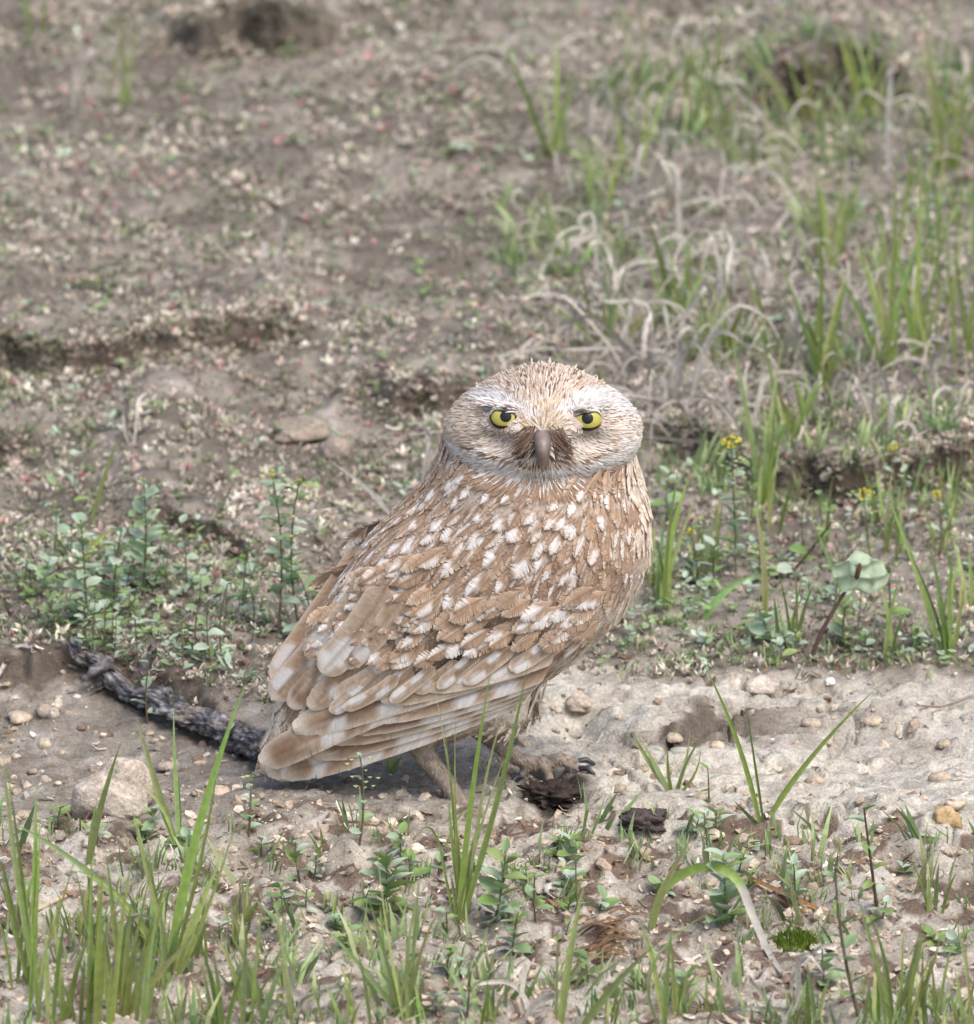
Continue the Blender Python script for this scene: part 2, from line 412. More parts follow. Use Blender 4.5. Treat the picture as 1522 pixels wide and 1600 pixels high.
    C = C + (np.array([0.29, 0.24, 0.195]) * (0.4 + 1.1 * nn) - C) * leg
    hd = (np.abs(V - HC) < HR * 1.1).all(1)[:, None]
    C = np.where(hd, np.array([0.42, 0.35, 0.29]), C)
    return V, T, C
bV, bT, bC = build_body()
body = mesh_np('body', bV - OB, bT, bC, M['skin'], owl)
bvh = BVHTree.FromPolygons([tuple(v) for v in bV.tolist()], bT.tolist())

# ---- feathers
def feather(L, W, K, cols, pat, rng, bend=0.0, camber=0.15, rag=0.05, kind='contour'):
    """vane made of barbs either side of a shaft; x runs root->tip, z is the outer face. returns V,F,C"""
    V = []; F = []; C = []
    te = np.linspace(0.04, 0.985, K + 1)
    def wid(t):
        t = np.clip(t, 0, 1)
        if kind == 'flight': return W * 0.5 * np.minimum(1, (t * 6 + 0.25)) * np.clip(1 - np.maximum(0, (t - 0.80) / 0.20) ** 2.2, 0, 1) ** 0.55
        return W * 0.5 * np.minimum(1, t * 2.2 + 0.15) ** 0.7 * np.clip(1 - np.maximum(0, (t - 0.40) / 0.60) ** 2.0, 0, 1) ** 0.75
    s = np.linspace(0, 1, cols + 1)
    a = 0.10 if kind == 'flight' else 0.22
    for side in (-1, 1):
        for k in range(K):
            t0, t1 = te[k], te[k + 1]
            tipf = 1 if kind != 'flight' else (9 if t0 > .82 else 1); jl = 1 + rng.normal(0, rag * tipf); jx = rng.normal(0, rag * 0.25); gap = (0.12 * rag / 0.05 if kind != 'flight' else 0) * (t1 - t0) * rng.random()
            zj = rng.normal(0, 0.012 if kind != 'flight' else 0.002) * W; br = 1 + rng.normal(0, 0.08 if kind != 'flight' else 0.035)
            i0 = len(V)
            for tt, gsn in ((t0, 1), (t1, -1)):
                for q, si in enumerate(s):
                    tq = tt + a * si * (1 - tt) + gsn * gap * si + jx * si * si
                    ww = wid(tt + a * si * (1 - tt) * 0.6)
                    yy = side * ww * si * (jl if q == cols else 1)
                    xx = L * min(tq, 1.03)
                    zz = -camber * W * si * si * 0.5 + zj * si - bend * L * (xx / L) ** 2 + 0.0002 * (1 - si)
                    V.append((xx, yy, zz)); C.append(np.array(pat(tq, side * si)) * br)
            nq = cols + 1
            for q in range(cols):
                F.append((i0 + q, i0 + q + 1, i0 + nq + q + 1, i0 + nq + q) if side > 0 else (i0 + q + nq, i0 + q + nq + 1, i0 + q + 1, i0 + q))
    # shaft
    i0 = len(V); hw = max(0.00012, W * 0.012)
    for t in (0, 0.5, 1):
        for y in (-hw * (1.2 - t), hw * (1.2 - t)):
            V.append((L * t, y, -bend * L * t * t + 0.0003)); C.append(np.array(pat(t, 0.0)) * 0.80)
    F += [(i0, i0 + 2, i0 + 3, i0 + 1)[::-1], (i0 + 2, i0 + 4, i0 + 5, i0 + 3)[::-1]]
    return np.array(V), np.array(F), np.clip(np.array(C), 0, 0.9)
BR = np.array(lin(172, 145, 121)); BR2 = np.array(lin(152, 125, 103)); BR3 = np.array(lin(204, 184, 164)); DK = np.array(lin(112, 88, 72))
WH = np.array(lin(230, 224, 219)); CR = np.array(lin(220, 206, 188))
def pat_brown(rng, tone=None):
    b = BR * (1 + rng.normal(0, 0.14)) if tone is None else tone
    tipc = b + (CR - b) * rng.uniform(0.1, 0.8); sh = rng.uniform(0.4, .9); ed = rng.uniform(0, .8)
    def f(t, s):
        c = b + (tipc - b) * float(sstep(0.62, 0.98, np.array(t)))
        c = c + (CR - c) * ed * max(0, (abs(s) - .55) / .45)
        c = c + (DK - c) * 0.5 * max(0, 1 - abs(s) / 0.3) * sh
        return c
    return f
def pat_spot(rng, w0=0.62, both=True, big=1.0):
    b = BR * (1 + rng.normal(0, 0.10)); cx = rng.uniform(0.66, 0.80); ox = rng.choice([-0.4, -.2, .2, .4]); wx = rng.uniform(.24, .36) * big; ws = rng.uniform(0.7, 1.05) * min(big, 1.25)
    wh = WH * rng.uniform(0.88, 1.0)
    def f(t, s):
        d = math.hypot((t - cx) / wx, (s - ox) / ws)
        k = float(sstep(0.62, 1.22, np.array(d + .25 * math.sin(7 * t + 5 * s + cx * 40))))
        base = b + (DK - b) * 0.4 * math.exp(-((d - 1.25) / 0.22) ** 2)
        base = base + (CR - base) * .5 * max(0, (abs(s) - .6) / .4)
        return wh + (base - wh) * k
    return f
def pat_streak(rng):
    b = BR * (1 + rng.normal(0, 0.10)); sd_ = rng.choice([-1, 1]); t0 = rng.uniform(.2, .5); t1 = rng.uniform(.75, 1.05); wh = (WH + CR) / 2 * rng.uniform(.85, 1.0); e0 = rng.uniform(.05, .4)
    def f(t, s):
        k = float(sstep(e0 - .12, e0 + .12, np.array(s * sd_))) * float(sstep(t0 - .1, t0 + .1, np.array(t))) * (1 - float(sstep(t1 - .08, t1 + .08, np.array(t))))
        c = b + (DK - b) * .4 * max(0, 1 - abs(s) / .25)
        return c + (wh - c) * k
    return f
def pat_cream(rng, barp=0.4):
    c0 = CR * rng.uniform(0.88, 1.03); bar = rng.random() < barp; b = BR * rng.uniform(0.9, 1.15); bc = rng.uniform(0.55, 0.8)
    def f(t, s):
        k = 0.85 * math.exp(-((t - bc) / 0.10) ** 2) if bar else 0
        return c0 + (b - c0) * k
    return f
def pat_flight(spots, tone, tipw=True, half=None):
    """white patches at (t, side) on a brown vane with a pale rim"""
    sd0 = int(rf0.integers(1000))
    def f(t, s):
        c = np.array(tone); ta = np.array(float(t)); sa = np.array(float(s))
        m = float(fbm(ta * 7 + .6 * abs(sa) * 2, sa * 1.5 + 5, 1.0, 2, sd0))
        c = c + (BR3 - c) * float(sstep(.5, .75, np.array(m))) * .7
        st = float(vnoise(ta * 60 + 9 * abs(sa), sa * 2 + 3, sd0)); c = c * (.82 + .36 * st)
        for (ts, sd_, l, wd) in spots:
            u = (t - ts - .03 * abs(s)) / (l * 1.15); v = (s - sd_) / (wd * 1.1)
            k = 1 - float(sstep(0.75, 1.15, np.array((abs(u) ** 3 + abs(v) ** 3) ** (1 / 3))))
            c = c + (WH * 0.97 - c) * k
        c = c + (DK - c) * .35 * max(0, 1 - abs(s) / .10)
        if tipw and t > 0.88: c = c + (CR - c) * float(sstep(0.90, 0.97, np.array(t)))
        if abs(s) > 0.9: c = c + (CR - c) * 0.7
        elif abs(s) > .7: c = c + (CR - c) * .25
        return c
    return f
rf0 = np.random.default_rng(5)
def frame(root, x, n):
    x = x / np.linalg.norm(x); n = n - x * n.dot(x); n = n / np.linalg.norm(n); y = np.cross(n, x)
    return np.stack([x, y, n], 1)
FL = [(760, 800, -.78, .62), (560, 900, -.6, .8), (480, 1030, -.6, .8), (800, 860, -.55, .83), (830, 950, -.40, .92), (650, 1020, -.68, .73),
      (950, 850, -.30, .95), (1000, 900, -.28, .96), (950, 1010, -.65, .76), (720, 1080, -.88, .48), (860, 1050, -.86, .5), (850, 760, -.75, .66), (960, 770, -.4, .9), (1005, 800, -.1, .99), (660, 770, -.65, .76)]
FL = np.array(FL)
def flow(px, py):
    w_ = 1 / (((FL[:, 0] - px) ** 2 + (FL[:, 1] - py) ** 2) / 1e4 + 0.02) ** 1.5
    d = (FL[:, 2:] * w_[:, None]).sum(0); d /= np.linalg.norm(d)
    return np.array([d[0], 0, -d[1] / cp])
def near(p):
    r = bvh.find_nearest(Vector(p)); return np.array(r[0]), np.array(r[1])
def place(fv, tip, n, d, L, lift, mirror=False):
    d = d - n * d.dot(n); d /= np.linalg.norm(d)
    rp, rn = near(tip - d * L)
    root = rp - rn * 0.0006; tp = tip + n * lift
    Rm = frame(root, tp - root, n + rn)
    W_ = fv @ Rm.T + root
    if mirror: W_ = W_ * np.array([1, -1, 1]) + np.array([0, 2 * OY, 0])
    return W_
class Heap:
    def __init__(s): s.V = []; s.F = []; s.C = []; s.n = 0
    def add(s, V, F, C): s.V.append(V); s.F.append(np.asarray(F) + s.n); s.C.append(C); s.n += len(V)
    def build(s, name, mat, parent=None, off=None, smooth=True):
        V = np.concatenate(s.V)
        if off is not None: V = V - off
        return mesh_np(name, V, np.concatenate(s.F), np.concatenate(s.C), mat, parent, smooth)
rf = np.random.default_rng(11)
plum = Heap(); singles = 0
# spotted covert and back feathers seen one by one (photo points of their tips)
Z2 = [(995, 118, 30), (1060, 135, 24), (1135, 155, 26), (970, 180, 22), (1050, 200, 32), (870, 200, 27), (800, 170, 24), (655, 208, 24), (780, 270, 42), (925, 245, 38), (1005, 245, 32),
      (935, 370, 46), (1010, 300, 30), (1070, 285, 22), (1155, 290, 24), (1250, 200, 18), (1290, 265, 32), (1120, 225, 16), (550, 285, 19), (570, 320, 22), (465, 340, 24), (635, 338, 24),
      (690, 370, 38), (840, 335, 44), (775, 430, 50), (885, 420, 24), (1020, 350, 22), (1095, 395, 36), (595, 455, 40), (400, 440, 34), (855, 475, 24), (945, 468, 28), (1005, 495, 34),
      (1045, 480, 26), (1155, 465, 28), (1220, 550, 28), (705, 585, 30), (855, 605, 40), (755, 660, 24), (795, 668, 20), (890, 648, 28), (940, 635, 24), (535, 600, 22), (480, 612, 26),
      (585, 525, 22), (420, 725, 28), (380, 700, 22), (1100, 650, 32), (1130, 585, 20), (680, 730, 22), (740, 690, 20), (600, 690, 20), (560, 725, 22), (610, 140, 18), (640, 108, 18), (525, 188, 20), (482, 215, 20),
      (442, 250, 20), (500, 300, 18), (705, 66, 18), (745, 46, 18), (830, 30, 18), (1170, 105, 22), (1225, 95, 22), (980, 60, 18), (1090, 60, 18), (900, 110, 20), (730, 130, 20), (690, 240, 22), (620, 250, 18), (1340, 250, 24),
      (1330, 380, 26), (1350, 460, 26), (1290, 560, 26), (1180, 660, 28), (500, 380, 22), (440, 390, 20), (360, 500, 24), (330, 460, 18), (650, 480, 22), (700, 480, 20), (760, 520, 20), (960, 560, 24), (1060, 560, 24), (1080, 200, 18), (1210, 320, 20), (830, 110, 22), (760, 95, 16), (580, 210, 16), (420, 330, 16), (390, 380, 18)]
pend = []
for X, Y, sz in Z2:
    pend.append((380 + X / 2.238, 740 + Y / 2.238, sz / 2.238, 'spot'))
# plain brown coverts between them
pts = [(p[0], p[1]) for p in pend]
tries = 0
while len(pend) < 262 and tries < 60000:
    tries += 1
    px = rf.uniform(440, 1020); py = rf.uniform(745, 1110)
    if px < 960 - (py - 745) * 0.0 and py < 1000 - (px - 440) * 0.85 + 60: pass
    dmin = min((px - a) ** 2 + (py - b) ** 2 for a, b in pts)
    if dmin < 19 ** 2: continue
    pts.append((px, py)); pend.append((px, py, rf.uniform(10, 16), 'brown'))
def breast(px, py):                          # pale front edge of the body
    ex = np.interp(py, [740, 800, 860, 920, 980, 1040, 1100], [970, 982, 982, 970, 930, 860, 765])
    return px > ex
for px, py, sz, kd in pend:
    r = ray(px, py); hit = bvh.ray_cast(Vector(CAM), Vector(r).normalized())
    if hit[0] is None: continue
    p, n = np.array(hit[0]), np.array(hit[1])
    if n.dot(-FWD) < 0.12: continue
    sx, sy = PX(p[0], OY, p[2])
    if np.hypot((p - HC)[0] / HR[0], (p - HC)[2] / HR[2]) < 0.95: continue
    if py > 1068 - 0.0 * px and px < 900 and kd == 'brown' and py > 1085: continue
    szm = sz * S
    L = max(0.0165, szm * 3.0) * rf.uniform(0.8, 1.3); Wd = max(0.0066, szm * 1.35) * rf.uniform(0.8, 1.25)
    if py < 840: L *= 0.8; Wd *= 0.85
    if kd == 'spot':
        pat = pat_spot(rf, big=min(1.45, 0.85 + szm / 0.02 * 0.35))
    else:
        pat = pat_cream(rf, 0.6) if breast(px, py) else (pat_streak(rf) if rf.random() < .55 else pat_brown(rf))
    V, F, C = feather(L, Wd, 16, 2, pat, rf, bend=0.05, rag=0.055)
    d = flow(px, py) + rf.normal(0, 0.10, 3)
    Wv = place(V, p, n, d, L, rf.uniform(0.0018, 0.0026) + (0.0004 if kd == 'spot' else 0))
    cen = Wv.mean(0)
    mesh_np('feather', Wv - OB, F, C, M['feather'], owl)
    Wm = Wv * np.array([1, -1, 1]) + np.array([0, 2 * OY, 0])
    plum.add(Wm, F[:, ::-1], C)
# dense undercoat over the whole body, both sides
tri = bV[bT]; ar = np.linalg.norm(np.cross(tri[:, 1] - tri[:, 0], tri[:, 2] - tri[:, 0]), axis=1)
idx = rf.choice(len(tri), 26000, p=ar / ar.sum()); uv = rf.random((26000, 2)); fl = uv.sum(1) > 1; uv[fl] = 1 - uv[fl]
pp = tri[idx, 0] + uv[:, :1] * (tri[idx, 1] - tri[idx, 0]) + uv[:, 1:] * (tri[idx, 2] - tri[idx, 0])
grid = {}
cnt = 0
for p in pp:
    if p[1] > OY + 0.002: continue
    q = (p - HC) / HR
    if np.linalg.norm(q * np.array([1, 1, 1])) < 1.04 and q[2] > -0.80: continue
    if q[1] < -.4 and q[2] > -.78 and abs(q[0]) < .9 and np.linalg.norm(q) < 1.35: continue
    sx, sy = PX(p[0], OY, p[2])
    if sy > 1128 and sx > 600 : continue
    key = tuple(np.floor(p / 0.0042).astype(int))
    if any((np.linalg.norm(p - o_) < 0.0036) for dx in (-1, 0, 1) for dy in (-1, 0, 1) for dz in (-1, 0, 1) for o_ in grid.get((key[0] + dx, key[1] + dy, key[2] + dz), ())): continue
    grid.setdefault(key, []).append(p)
    p2, n = near(p)
    if breast(sx, sy) or sy > 1085: pat = pat_cream(rf, 0.55 if sy < 1060 else 0.1)
    elif rf.random() < 0.16: pat = pat_spot(rf)
    elif rf.random() < 0.30: pat = pat_streak(rf)
    else: pat = pat_brown(rf)
    L = rf.uniform(0.013, 0.020); Wd = rf.uniform(0.0034, 0.0052)
    V, F, C = feather(L, Wd, 7, 1, pat, rf, bend=0.05, rag=0.08)
    d = flow(sx, sy) + rf.normal(0, 0.08, 3)
    W_ = place(V, p2, n, d, L, rf.uniform(0.0008, 0.0022)); plum.add(W_, F, C)
    plum.add(W_ * np.array([1, -1, 1]) + np.array([0, 2 * OY, 0]), F[:, ::-1], C)
    cnt += 1
pb = plum.build('body_plumage', M['feather'], owl, OB); pb['kind'] = 'stuff'
print('undercoat', cnt)

# ---- flight feathers of the folded wing and the tail
def long_feather(name, pts, Wpx, pat, K=26, lift=0.0, mirror=True, tilt=0.25):
    """pts: photo points + world y of the shaft, root first"""
    Q = np.array([P(a, b, y_) for a, b, y_ in pts])
    L = np.linalg.norm(np.diff(Q, axis=0), axis=1).sum(); Wd = Wpx * S
    V, F, C = feather(L, Wd, int(K * 1.7), 4, pat, rf, 0, 0.10, 0.004, 'flight')
    t = np.clip(V[:, 0] / L, 0, 1.03)
    a, b, c = Q[0], Q[1], Q[2]
    bb = 2 * b - 0.5 * (a + c)               # quadratic through the middle point
    T = t[:, None]
    pos = (1 - T) ** 2 * a + 2 * T * (1 - T) * bb + T * T * c
    tan = 2 * (1 - T) * (bb - a) + 2 * T * (c - bb); tan /= np.linalg.norm(tan, axis=1)[:, None]
    nrm = np.array([0, -1.0, tilt]); n = nrm - tan * (tan @ nrm)[:, None]; n /= np.linalg.norm(n, axis=1)[:, None]
    y = np.cross(n, tan)
    W_ = pos + y * V[:, 1:2] + n * (V[:, 2:3] + lift)
    mesh_np(name, W_ - OB, F, C, M['feather'], owl)
    if mirror: far.add(W_ * np.array([1, -1, 1]) + np.array([0, 2 * OY, 0]), F[:, ::-1], C)
far = Heap()
def Yw(px): return OY + np.interp(px, [400, 450, 500, 600, 700, 800, 900], [-0.007, -0.014, -0.021, -0.033, -0.041, -0.047, -0.050])
B1 = BR * .95; B2 = BR2; B3 = BR * .7 + BR3 * .3
def fp(a, b, c, dy=0): return [(a[0], a[1], Yw(a[0]) + dy), (b[0], b[1], Yw(b[0]) + dy), (c[0], c[1], Yw(c[0]) + dy)]
# tail first, then the primaries from the innermost layer outwards
for k, (tipx, tipy) in enumerate([(412, 1208), (424, 1214), (438, 1212), (404, 1196)]):
    long_feather('tail_feather', [(690, 1112, OY - 0.012 + .004 * k), (550, 1160, OY - 0.010 + .003 * k), (tipx, tipy, OY - 0.006 + 0.003 * k)], 46, pat_flight([(0.86, 0.3, 0.035, 0.9), (0.60, -0.2, .04, 0.9), (0.36, 0.3, .04, 0.9)], B3))
sp_row = lambda off: [(off + 0.17 * i, 0.55, 0.055, 0.45) for i in range(6)]
long_feather('primary_feather', fp((850, 1062), (650, 1146), (428, 1212), .006), 44, pat_flight([(0.50, 0, .06, 1.2), (0.66, 0, .045, 1.2), (0.34, 0, .05, 1.2), (.19, 0, .05, 1.2), (0.84, 0.2, .025, .9)], B1))
long_feather('primary_feather', fp((858, 1056), (690, 1122), (484, 1182), .004), 40, pat_flight([(0.60, 0, .06, 1.2), (0.42, 0, .05, 1.2), (0.24, 0, .05, 1.2), (0.80, -.5, .04, .6)], B2), K=24)
long_feather('primary_feather', fp((864, 1048), (710, 1108), (508, 1158), .002), 38, pat_flight([(0.54, 0, .06, 1.2), (0.34, 0, .055, 1.2), (.94, 0, .035, .9)], B1), K=24)
long_feather('primary_feather', fp((868, 1042), (730, 1095), (538, 1142), .0), 36, pat_flight([(0.62, 0, .06, 1.2), (0.44, 0, .05, 1.2), (.24, 0, .05, 1.2), (.94, -.2, .035, .9)], B2), K=22)
long_feather('primary_feather', fp((872, 1036), (745, 1082), (566, 1124), -.002), 36, pat_flight([(0.55, 0, .05, 1.2), (0.34, 0, .06, 1.2), (.92, 0.1, .06, .9)], B1), K=22)
long_feather('secondary_feather', fp((740, 1050), (560, 1120), (402, 1194), -.002), 52, pat_flight([(0.62, 0.5, .05, .45), (0.40, .5, .05, .4)], B2), K=34)
long_feather('secondary_feather', fp((800, 1035), (640, 1085), (452, 1140), -.003), 50, pat_flight([(0.80, 0.5, .03, .4), (0.58, .4, .05, .45), (.36, .4, .05, .5)], B1), K=30)
long_feather('secondary_feather', fp((860, 1022), (730, 1060), (590, 1092), -.004), 40, pat_flight([(0.55, -.4, .07, .5), (0.28, .4, .06, .5)], B1), K=22)
long_feather('secondary_feather', fp((880, 1010), (780, 1046), (655, 1072), -.005), 38, pat_flight([(0.50, .4, .07, .5), (0.78, -.2, .06, .6)], B3), K=20)
long_feather('tertial_feather', fp((560, 935), (490, 1020), (424, 1094), -.004), 48, pat_flight([(0.80, -.45, .10, .4), (0.97, 0, .03, 1), (0.5, .4, .08, .4)], BR), K=26)
long_feather('tertial_feather', fp((590, 960), (520, 1030), (452, 1108), -.003), 42, pat_flight([(0.62, .4, .07, .4)], B2), K=24)
long_feather('tertial_feather', fp((625, 985), (560, 1040), (480, 1108), -.004), 42, pat_flight([(0.76, .4, .05, .45), (0.5, -.4, .05, .45)], BR), K=24)
long_feather('tertial_feather', fp((670, 1000), (600, 1050), (520, 1095), -.005), 40, pat_flight([(0.8, .3, .07, .5), (.5, -.4, .05, .4)], B3), K=22)
long_feather('scapular_feather', fp((610, 905), (560, 985), (500, 1052), -.009), 52, pat_flight([(0.72, .1, .12, .6), (.9, -.3, .10, .7)], B3), K=22)
long_feather('scapular_feather', fp((640, 915), (590, 985), (530, 1040), -.008), 44, pat_flight([(0.75, .3, .08, .5)], BR), K=20)
long_feather('scapular_feather', fp((590, 890), (535, 965), (478, 1030), -.007), 40, pat_flight([(0.75, -.2, .10, .6)], B3), K=20)
for k in range(11):                          # lower covert row over the flight feathers
    x0 = 905 - k * 31 + rf.uniform(-8, 8); y0 = 985 + k * 7 + rf.uniform(-6, 6)
    long_feather('covert_feather', fp((x0, y0), (x0 - 36, y0 + 30), (x0 - rf.uniform(66, 92), y0 + rf.uniform(48, 62)), -.0055 - .0012 * (k % 2)), rf.uniform(20, 27), pat_flight([(0.78, rf.choice([-.4, .4]), .12, .6), (.4, rf.choice([-.4, .4]), .1, .5)], [BR, B3, B2][k % 3]), K=9)
# small feathers of the shoulder lying over the roots of the long ones
for k in range(124):
    u_, v_ = rf.random(), rf.random()
    px = 470 + 430 * u_; py = 1015 - 35 * u_ + (v_ - .5) * 95 * (1 - .25 * u_)
    if k > 84: px = 520 + 130 * u_; py = 1010 - 110 * v_ - (px - 585) * .35 * (v_ - .2)
    if px < 560 and py > 1035 + (px - 470) * .3: continue
    p = P(px, py, Yw(px) - .0085 - .0012 * rf.random()); n = np.array([-.15, -1, .28]); n /= np.linalg.norm(n)
    dd = np.array([-.80, .12, -.60]) + rf.normal(0, .08, 3); dd -= n * dd.dot(n); dd /= np.linalg.norm(dd)
    L = rf.uniform(.014, .021); Wd = rf.uniform(.0058, .0085)
    pat = pat_spot(rf, big=rf.uniform(.7, 1.1)) if rf.random() < .38 else (pat_streak(rf) if rf.random() < .5 else pat_brown(rf))
    V, F, C = feather(L, Wd, 14, 2, pat, rf, bend=0.05, rag=0.055)
    W_ = V @ frame(p, dd + n * .06, n).T + p - dd * L
    mesh_np('shoulder_feather', W_ - OB, F, C, M['feather'], owl)
    far.add(W_ * np.array([1, -1, 1]) + np.array([0, 2 * OY, 0]), F[:, ::-1], C)
fo = far.build('wing_plumage', M['feather'], owl, OB); fo['kind'] = 'stuff'

# ---- head plumage: thousands of narrow feathers fanning out from the bill
def in_poly(px, py, poly):
    c = False; j = len(poly) - 1
    for i in range(len(poly)):
        if ((poly[i][1] > py) != (poly[j][1] > py)) and (px < (poly[j][0] - poly[i][0]) * (py - poly[i][1]) / (poly[j][1] - poly[i][1]) + poly[i][0]): c = not c
        j = i
    return c
BROW_L = [(735, 628), (748, 606), (776, 610), (812, 632), (846, 656), (838, 664), (806, 644), (776, 634)]
BROW_R = [(868, 660), (862, 652), (884, 628), (920, 606), (960, 606), (990, 628), (996, 655), (960, 646), (930, 636), (894, 646)]
def head_col(px, py, rng):
    n = rng.random()
    jx, jy = px + rng.normal(0, 5), py + rng.normal(0, 4)
    if in_poly(jx, jy, BROW_L) or in_poly(jx, jy, BROW_R): return WH * (rng.uniform(0.72, .92) if n > .15 else .58)
    cx = abs(px - 848)
    if abs(px - 849) < 26 and 632 < py < 680: return (np.array(lin(205, 190, 168)) if n > 0.3 else BR) * rng.uniform(0.85, 1.1)
    # crown
    if py < 648 - 0.0 * cx and py < 660 - cx * 0.15:
        if n < 0.15 and cx < 60: return DK * rng.uniform(.8, 1.3)
        if n < 0.54: return (BR * .65 + BR3 * .35) * rng.uniform(0.8, 1.1)
        return np.array(lin(208, 195, 182)) * rng.uniform(0.85, 1.05)
    # lores: dark bristles beside the bill
    dl = math.hypot((cx - 21) / 18, (py - 696 - (cx - 24) * .25) / 17)
    if dl < 1.25 and n > .22 + .65 * max(0, dl - .35): return np.array(lin(88, 76, 70)) * rng.uniform(0.4, 1.5)
    # chin and moustache
    by = 742 - 0.0017 * cx * cx
    if py > by + 2 and n < (py - by) / 26: return BR * rng.uniform(.8, 1.15)
    n = rng.random()
    if by - 17 < py <= by + 16: return (WH if n > 0.14 else BR3) * rng.uniform(0.86, 1.0)
    if by - 21 < py <= by - 17 and cx < 92 and n < .7: return np.array(lin(128, 104, 84)) * rng.uniform(0.7, 1.3)
    if px < 745 and math.hypot((px - 731) / 17, (py - 705) / 8) < 1: return BR2 * rng.uniform(.7, 1.2)
    if px < 770 and py > 700: return (WH if n < .7 else BR) * rng.uniform(.85, 1)
    if py > by + 16: return (BR if n < 0.75 else CR) * rng.uniform(0.85, 1.1)
    # cheeks
    if px < 745: return (BR3 if n < 0.5 else np.array(lin(206, 190, 172))) * rng.uniform(0.85, 1.05)
    if px > 960 and py > 680: return (WH if n > 0.25 else BR3) * rng.uniform(0.88, 1.0)
    return (np.array(lin(214, 203, 190)) if n < 0.75 else np.array(lin(178, 154, 132))) * rng.uniform(0.86, 1.05)
BILL = P(848, 678, HC[1] - 0.041)
EYES = []
for ex, ey in ((786, 652), (919, 654)):
    h = bvh.ray_cast(Vector(CAM), Vector(ray(ex, ey)).normalized()); EYES.append(np.array(h[0]))
hp = Heap(); n_h = 0
idx = rf.choice(len(tri), 100000, p=ar / ar.sum()); uv = rf.random((100000, 2)); fl = uv.sum(1) > 1; uv[fl] = 1 - uv[fl]
pp = tri[idx, 0] + uv[:, :1] * (tri[idx, 1] - tri[idx, 0]) + uv[:, 1:] * (tri[idx, 2] - tri[idx, 0])
nr = np.cross(tri[idx, 1] - tri[idx, 0], tri[idx, 2] - tri[idx, 0]); nr /= np.linalg.norm(nr, axis=1)[:, None]
q = (pp - HC) / HR; sel = (np.linalg.norm(q, axis=1) < 1.20) & (q[:, 2] > -1.05)
pp0, nr0 = pp, nr; pp, nr = pp[sel], nr[sel]
for p, n in zip(pp, nr):
    px, py = PX(p[0], p[1], p[2])
    front = n[1] < 0.15
    if front:
        skip = False
        for (ex, ey) in ((786, 652), (919, 654)):
            if math.hypot((px - ex) / ((18.5 if ex < 848 else 22) + (8 if (px - ex) * (848 - ex) > 0 else 0)), (py - ey - 1) / (15 if py > ey else 8.5)) < 1: skip = True
        if abs(px - 848) < 8 and 674 < py < 722: skip = True
        if skip: continue
    d = p - BILL
    if front and py > 655:
        d = d * np.array([1.3, 1, 0.7]) + np.array([0, 0, -0.004 * (1 if py > 715 else 0)])
    if not front: d = d + np.array([0, 0, -0.03])
    d = d - n * d.dot(n); L0 = np.linalg.norm(d)
    if L0 < 1e-6: continue
    d /= L0
    if front:
        # keep the feathers from running over the eyes
        near_eye = 1.0
        for (ex, ey), E in zip(((786, 652), (919, 654)), EYES):
            v = p - E; dd = np.linalg.norm(v)
            if dd < 0.017: d = d + v / dd * 2.2 * (1 - dd / 0.017); near_eye = min(near_eye, dd)
        d = d - n * d.dot(n); d /= np.linalg.norm(d)
        c = head_col(px, py, rf)
    else:
        c = (BR if rf.random() < 0.6 else np.array(lin(216, 202, 188))) * rf.uniform(0.8, 1.05)
    L = rf.uniform(0.0045, 0.0075) * (0.72 if front and 630 < py < 735 else 1) * (.45 if front and near_eye < .0105 else 1); wd = rf.uniform(0.0004, 0.0009)
    crown = py < 640
    d2 = d + n * rf.uniform(0.0, 0.08) + rf.normal(0, .06, 3); d2 /= np.linalg.norm(d2)
    y = np.cross(n, d2); y /= np.linalg.norm(y)
    V = []; C = []
    for t, wf in ((0, .5), (.4, 1), (.75, .8), (1.0, .12)):
        lf = 0.0003 + t * 0.0007
        for s in (-1, 1):
            V.append(p + d2 * L * t + y * s * wd * wf * .5 + n * (lf - 0.13 * L * t * t)); C.append(c * (0.86 + 0.2 * t) * (1.0 if s < 0 else 0.93))
    hp.add(np.array(V), np.array([(0, 1, 3, 2), (2, 3, 5, 4), (4, 5, 7, 6)])[:, ::-1], np.clip(np.array(C), 0, .9)); n_h += 1
for k in range(46):                           # wispy tufts standing off the crown and nape
    ang = rf.uniform(-0.9, 0.9); a0 = np.array([math.sin(ang) * HR[0] * 0.98, rf.uniform(-.3, .6) * HR[1], math.cos(ang) * HR[2] * 0.98])
    p, n = near(HC + a0); d2 = n * rf.uniform(.3, .8) + np.array([rf.normal(0, .5), .3, .1]); d2 /= np.linalg.norm(d2); y = np.cross(d2, [0, 1, 0]); y /= np.linalg.norm(y); L = rf.uniform(.002, .0042)
    V = []
    for t, wf in ((0, .5), (.4, 1), (.75, .8), (1.0, .12)):
        for s in (-1, 1): V.append(p + d2 * L * t + y * s * .0004 * wf)
    hp.add(np.array(V), np.array([(0, 1, 3, 2), (2, 3, 5, 4), (4, 5, 7, 6)]), np.tile(CR * rf.uniform(.7, 1), (8, 1)))
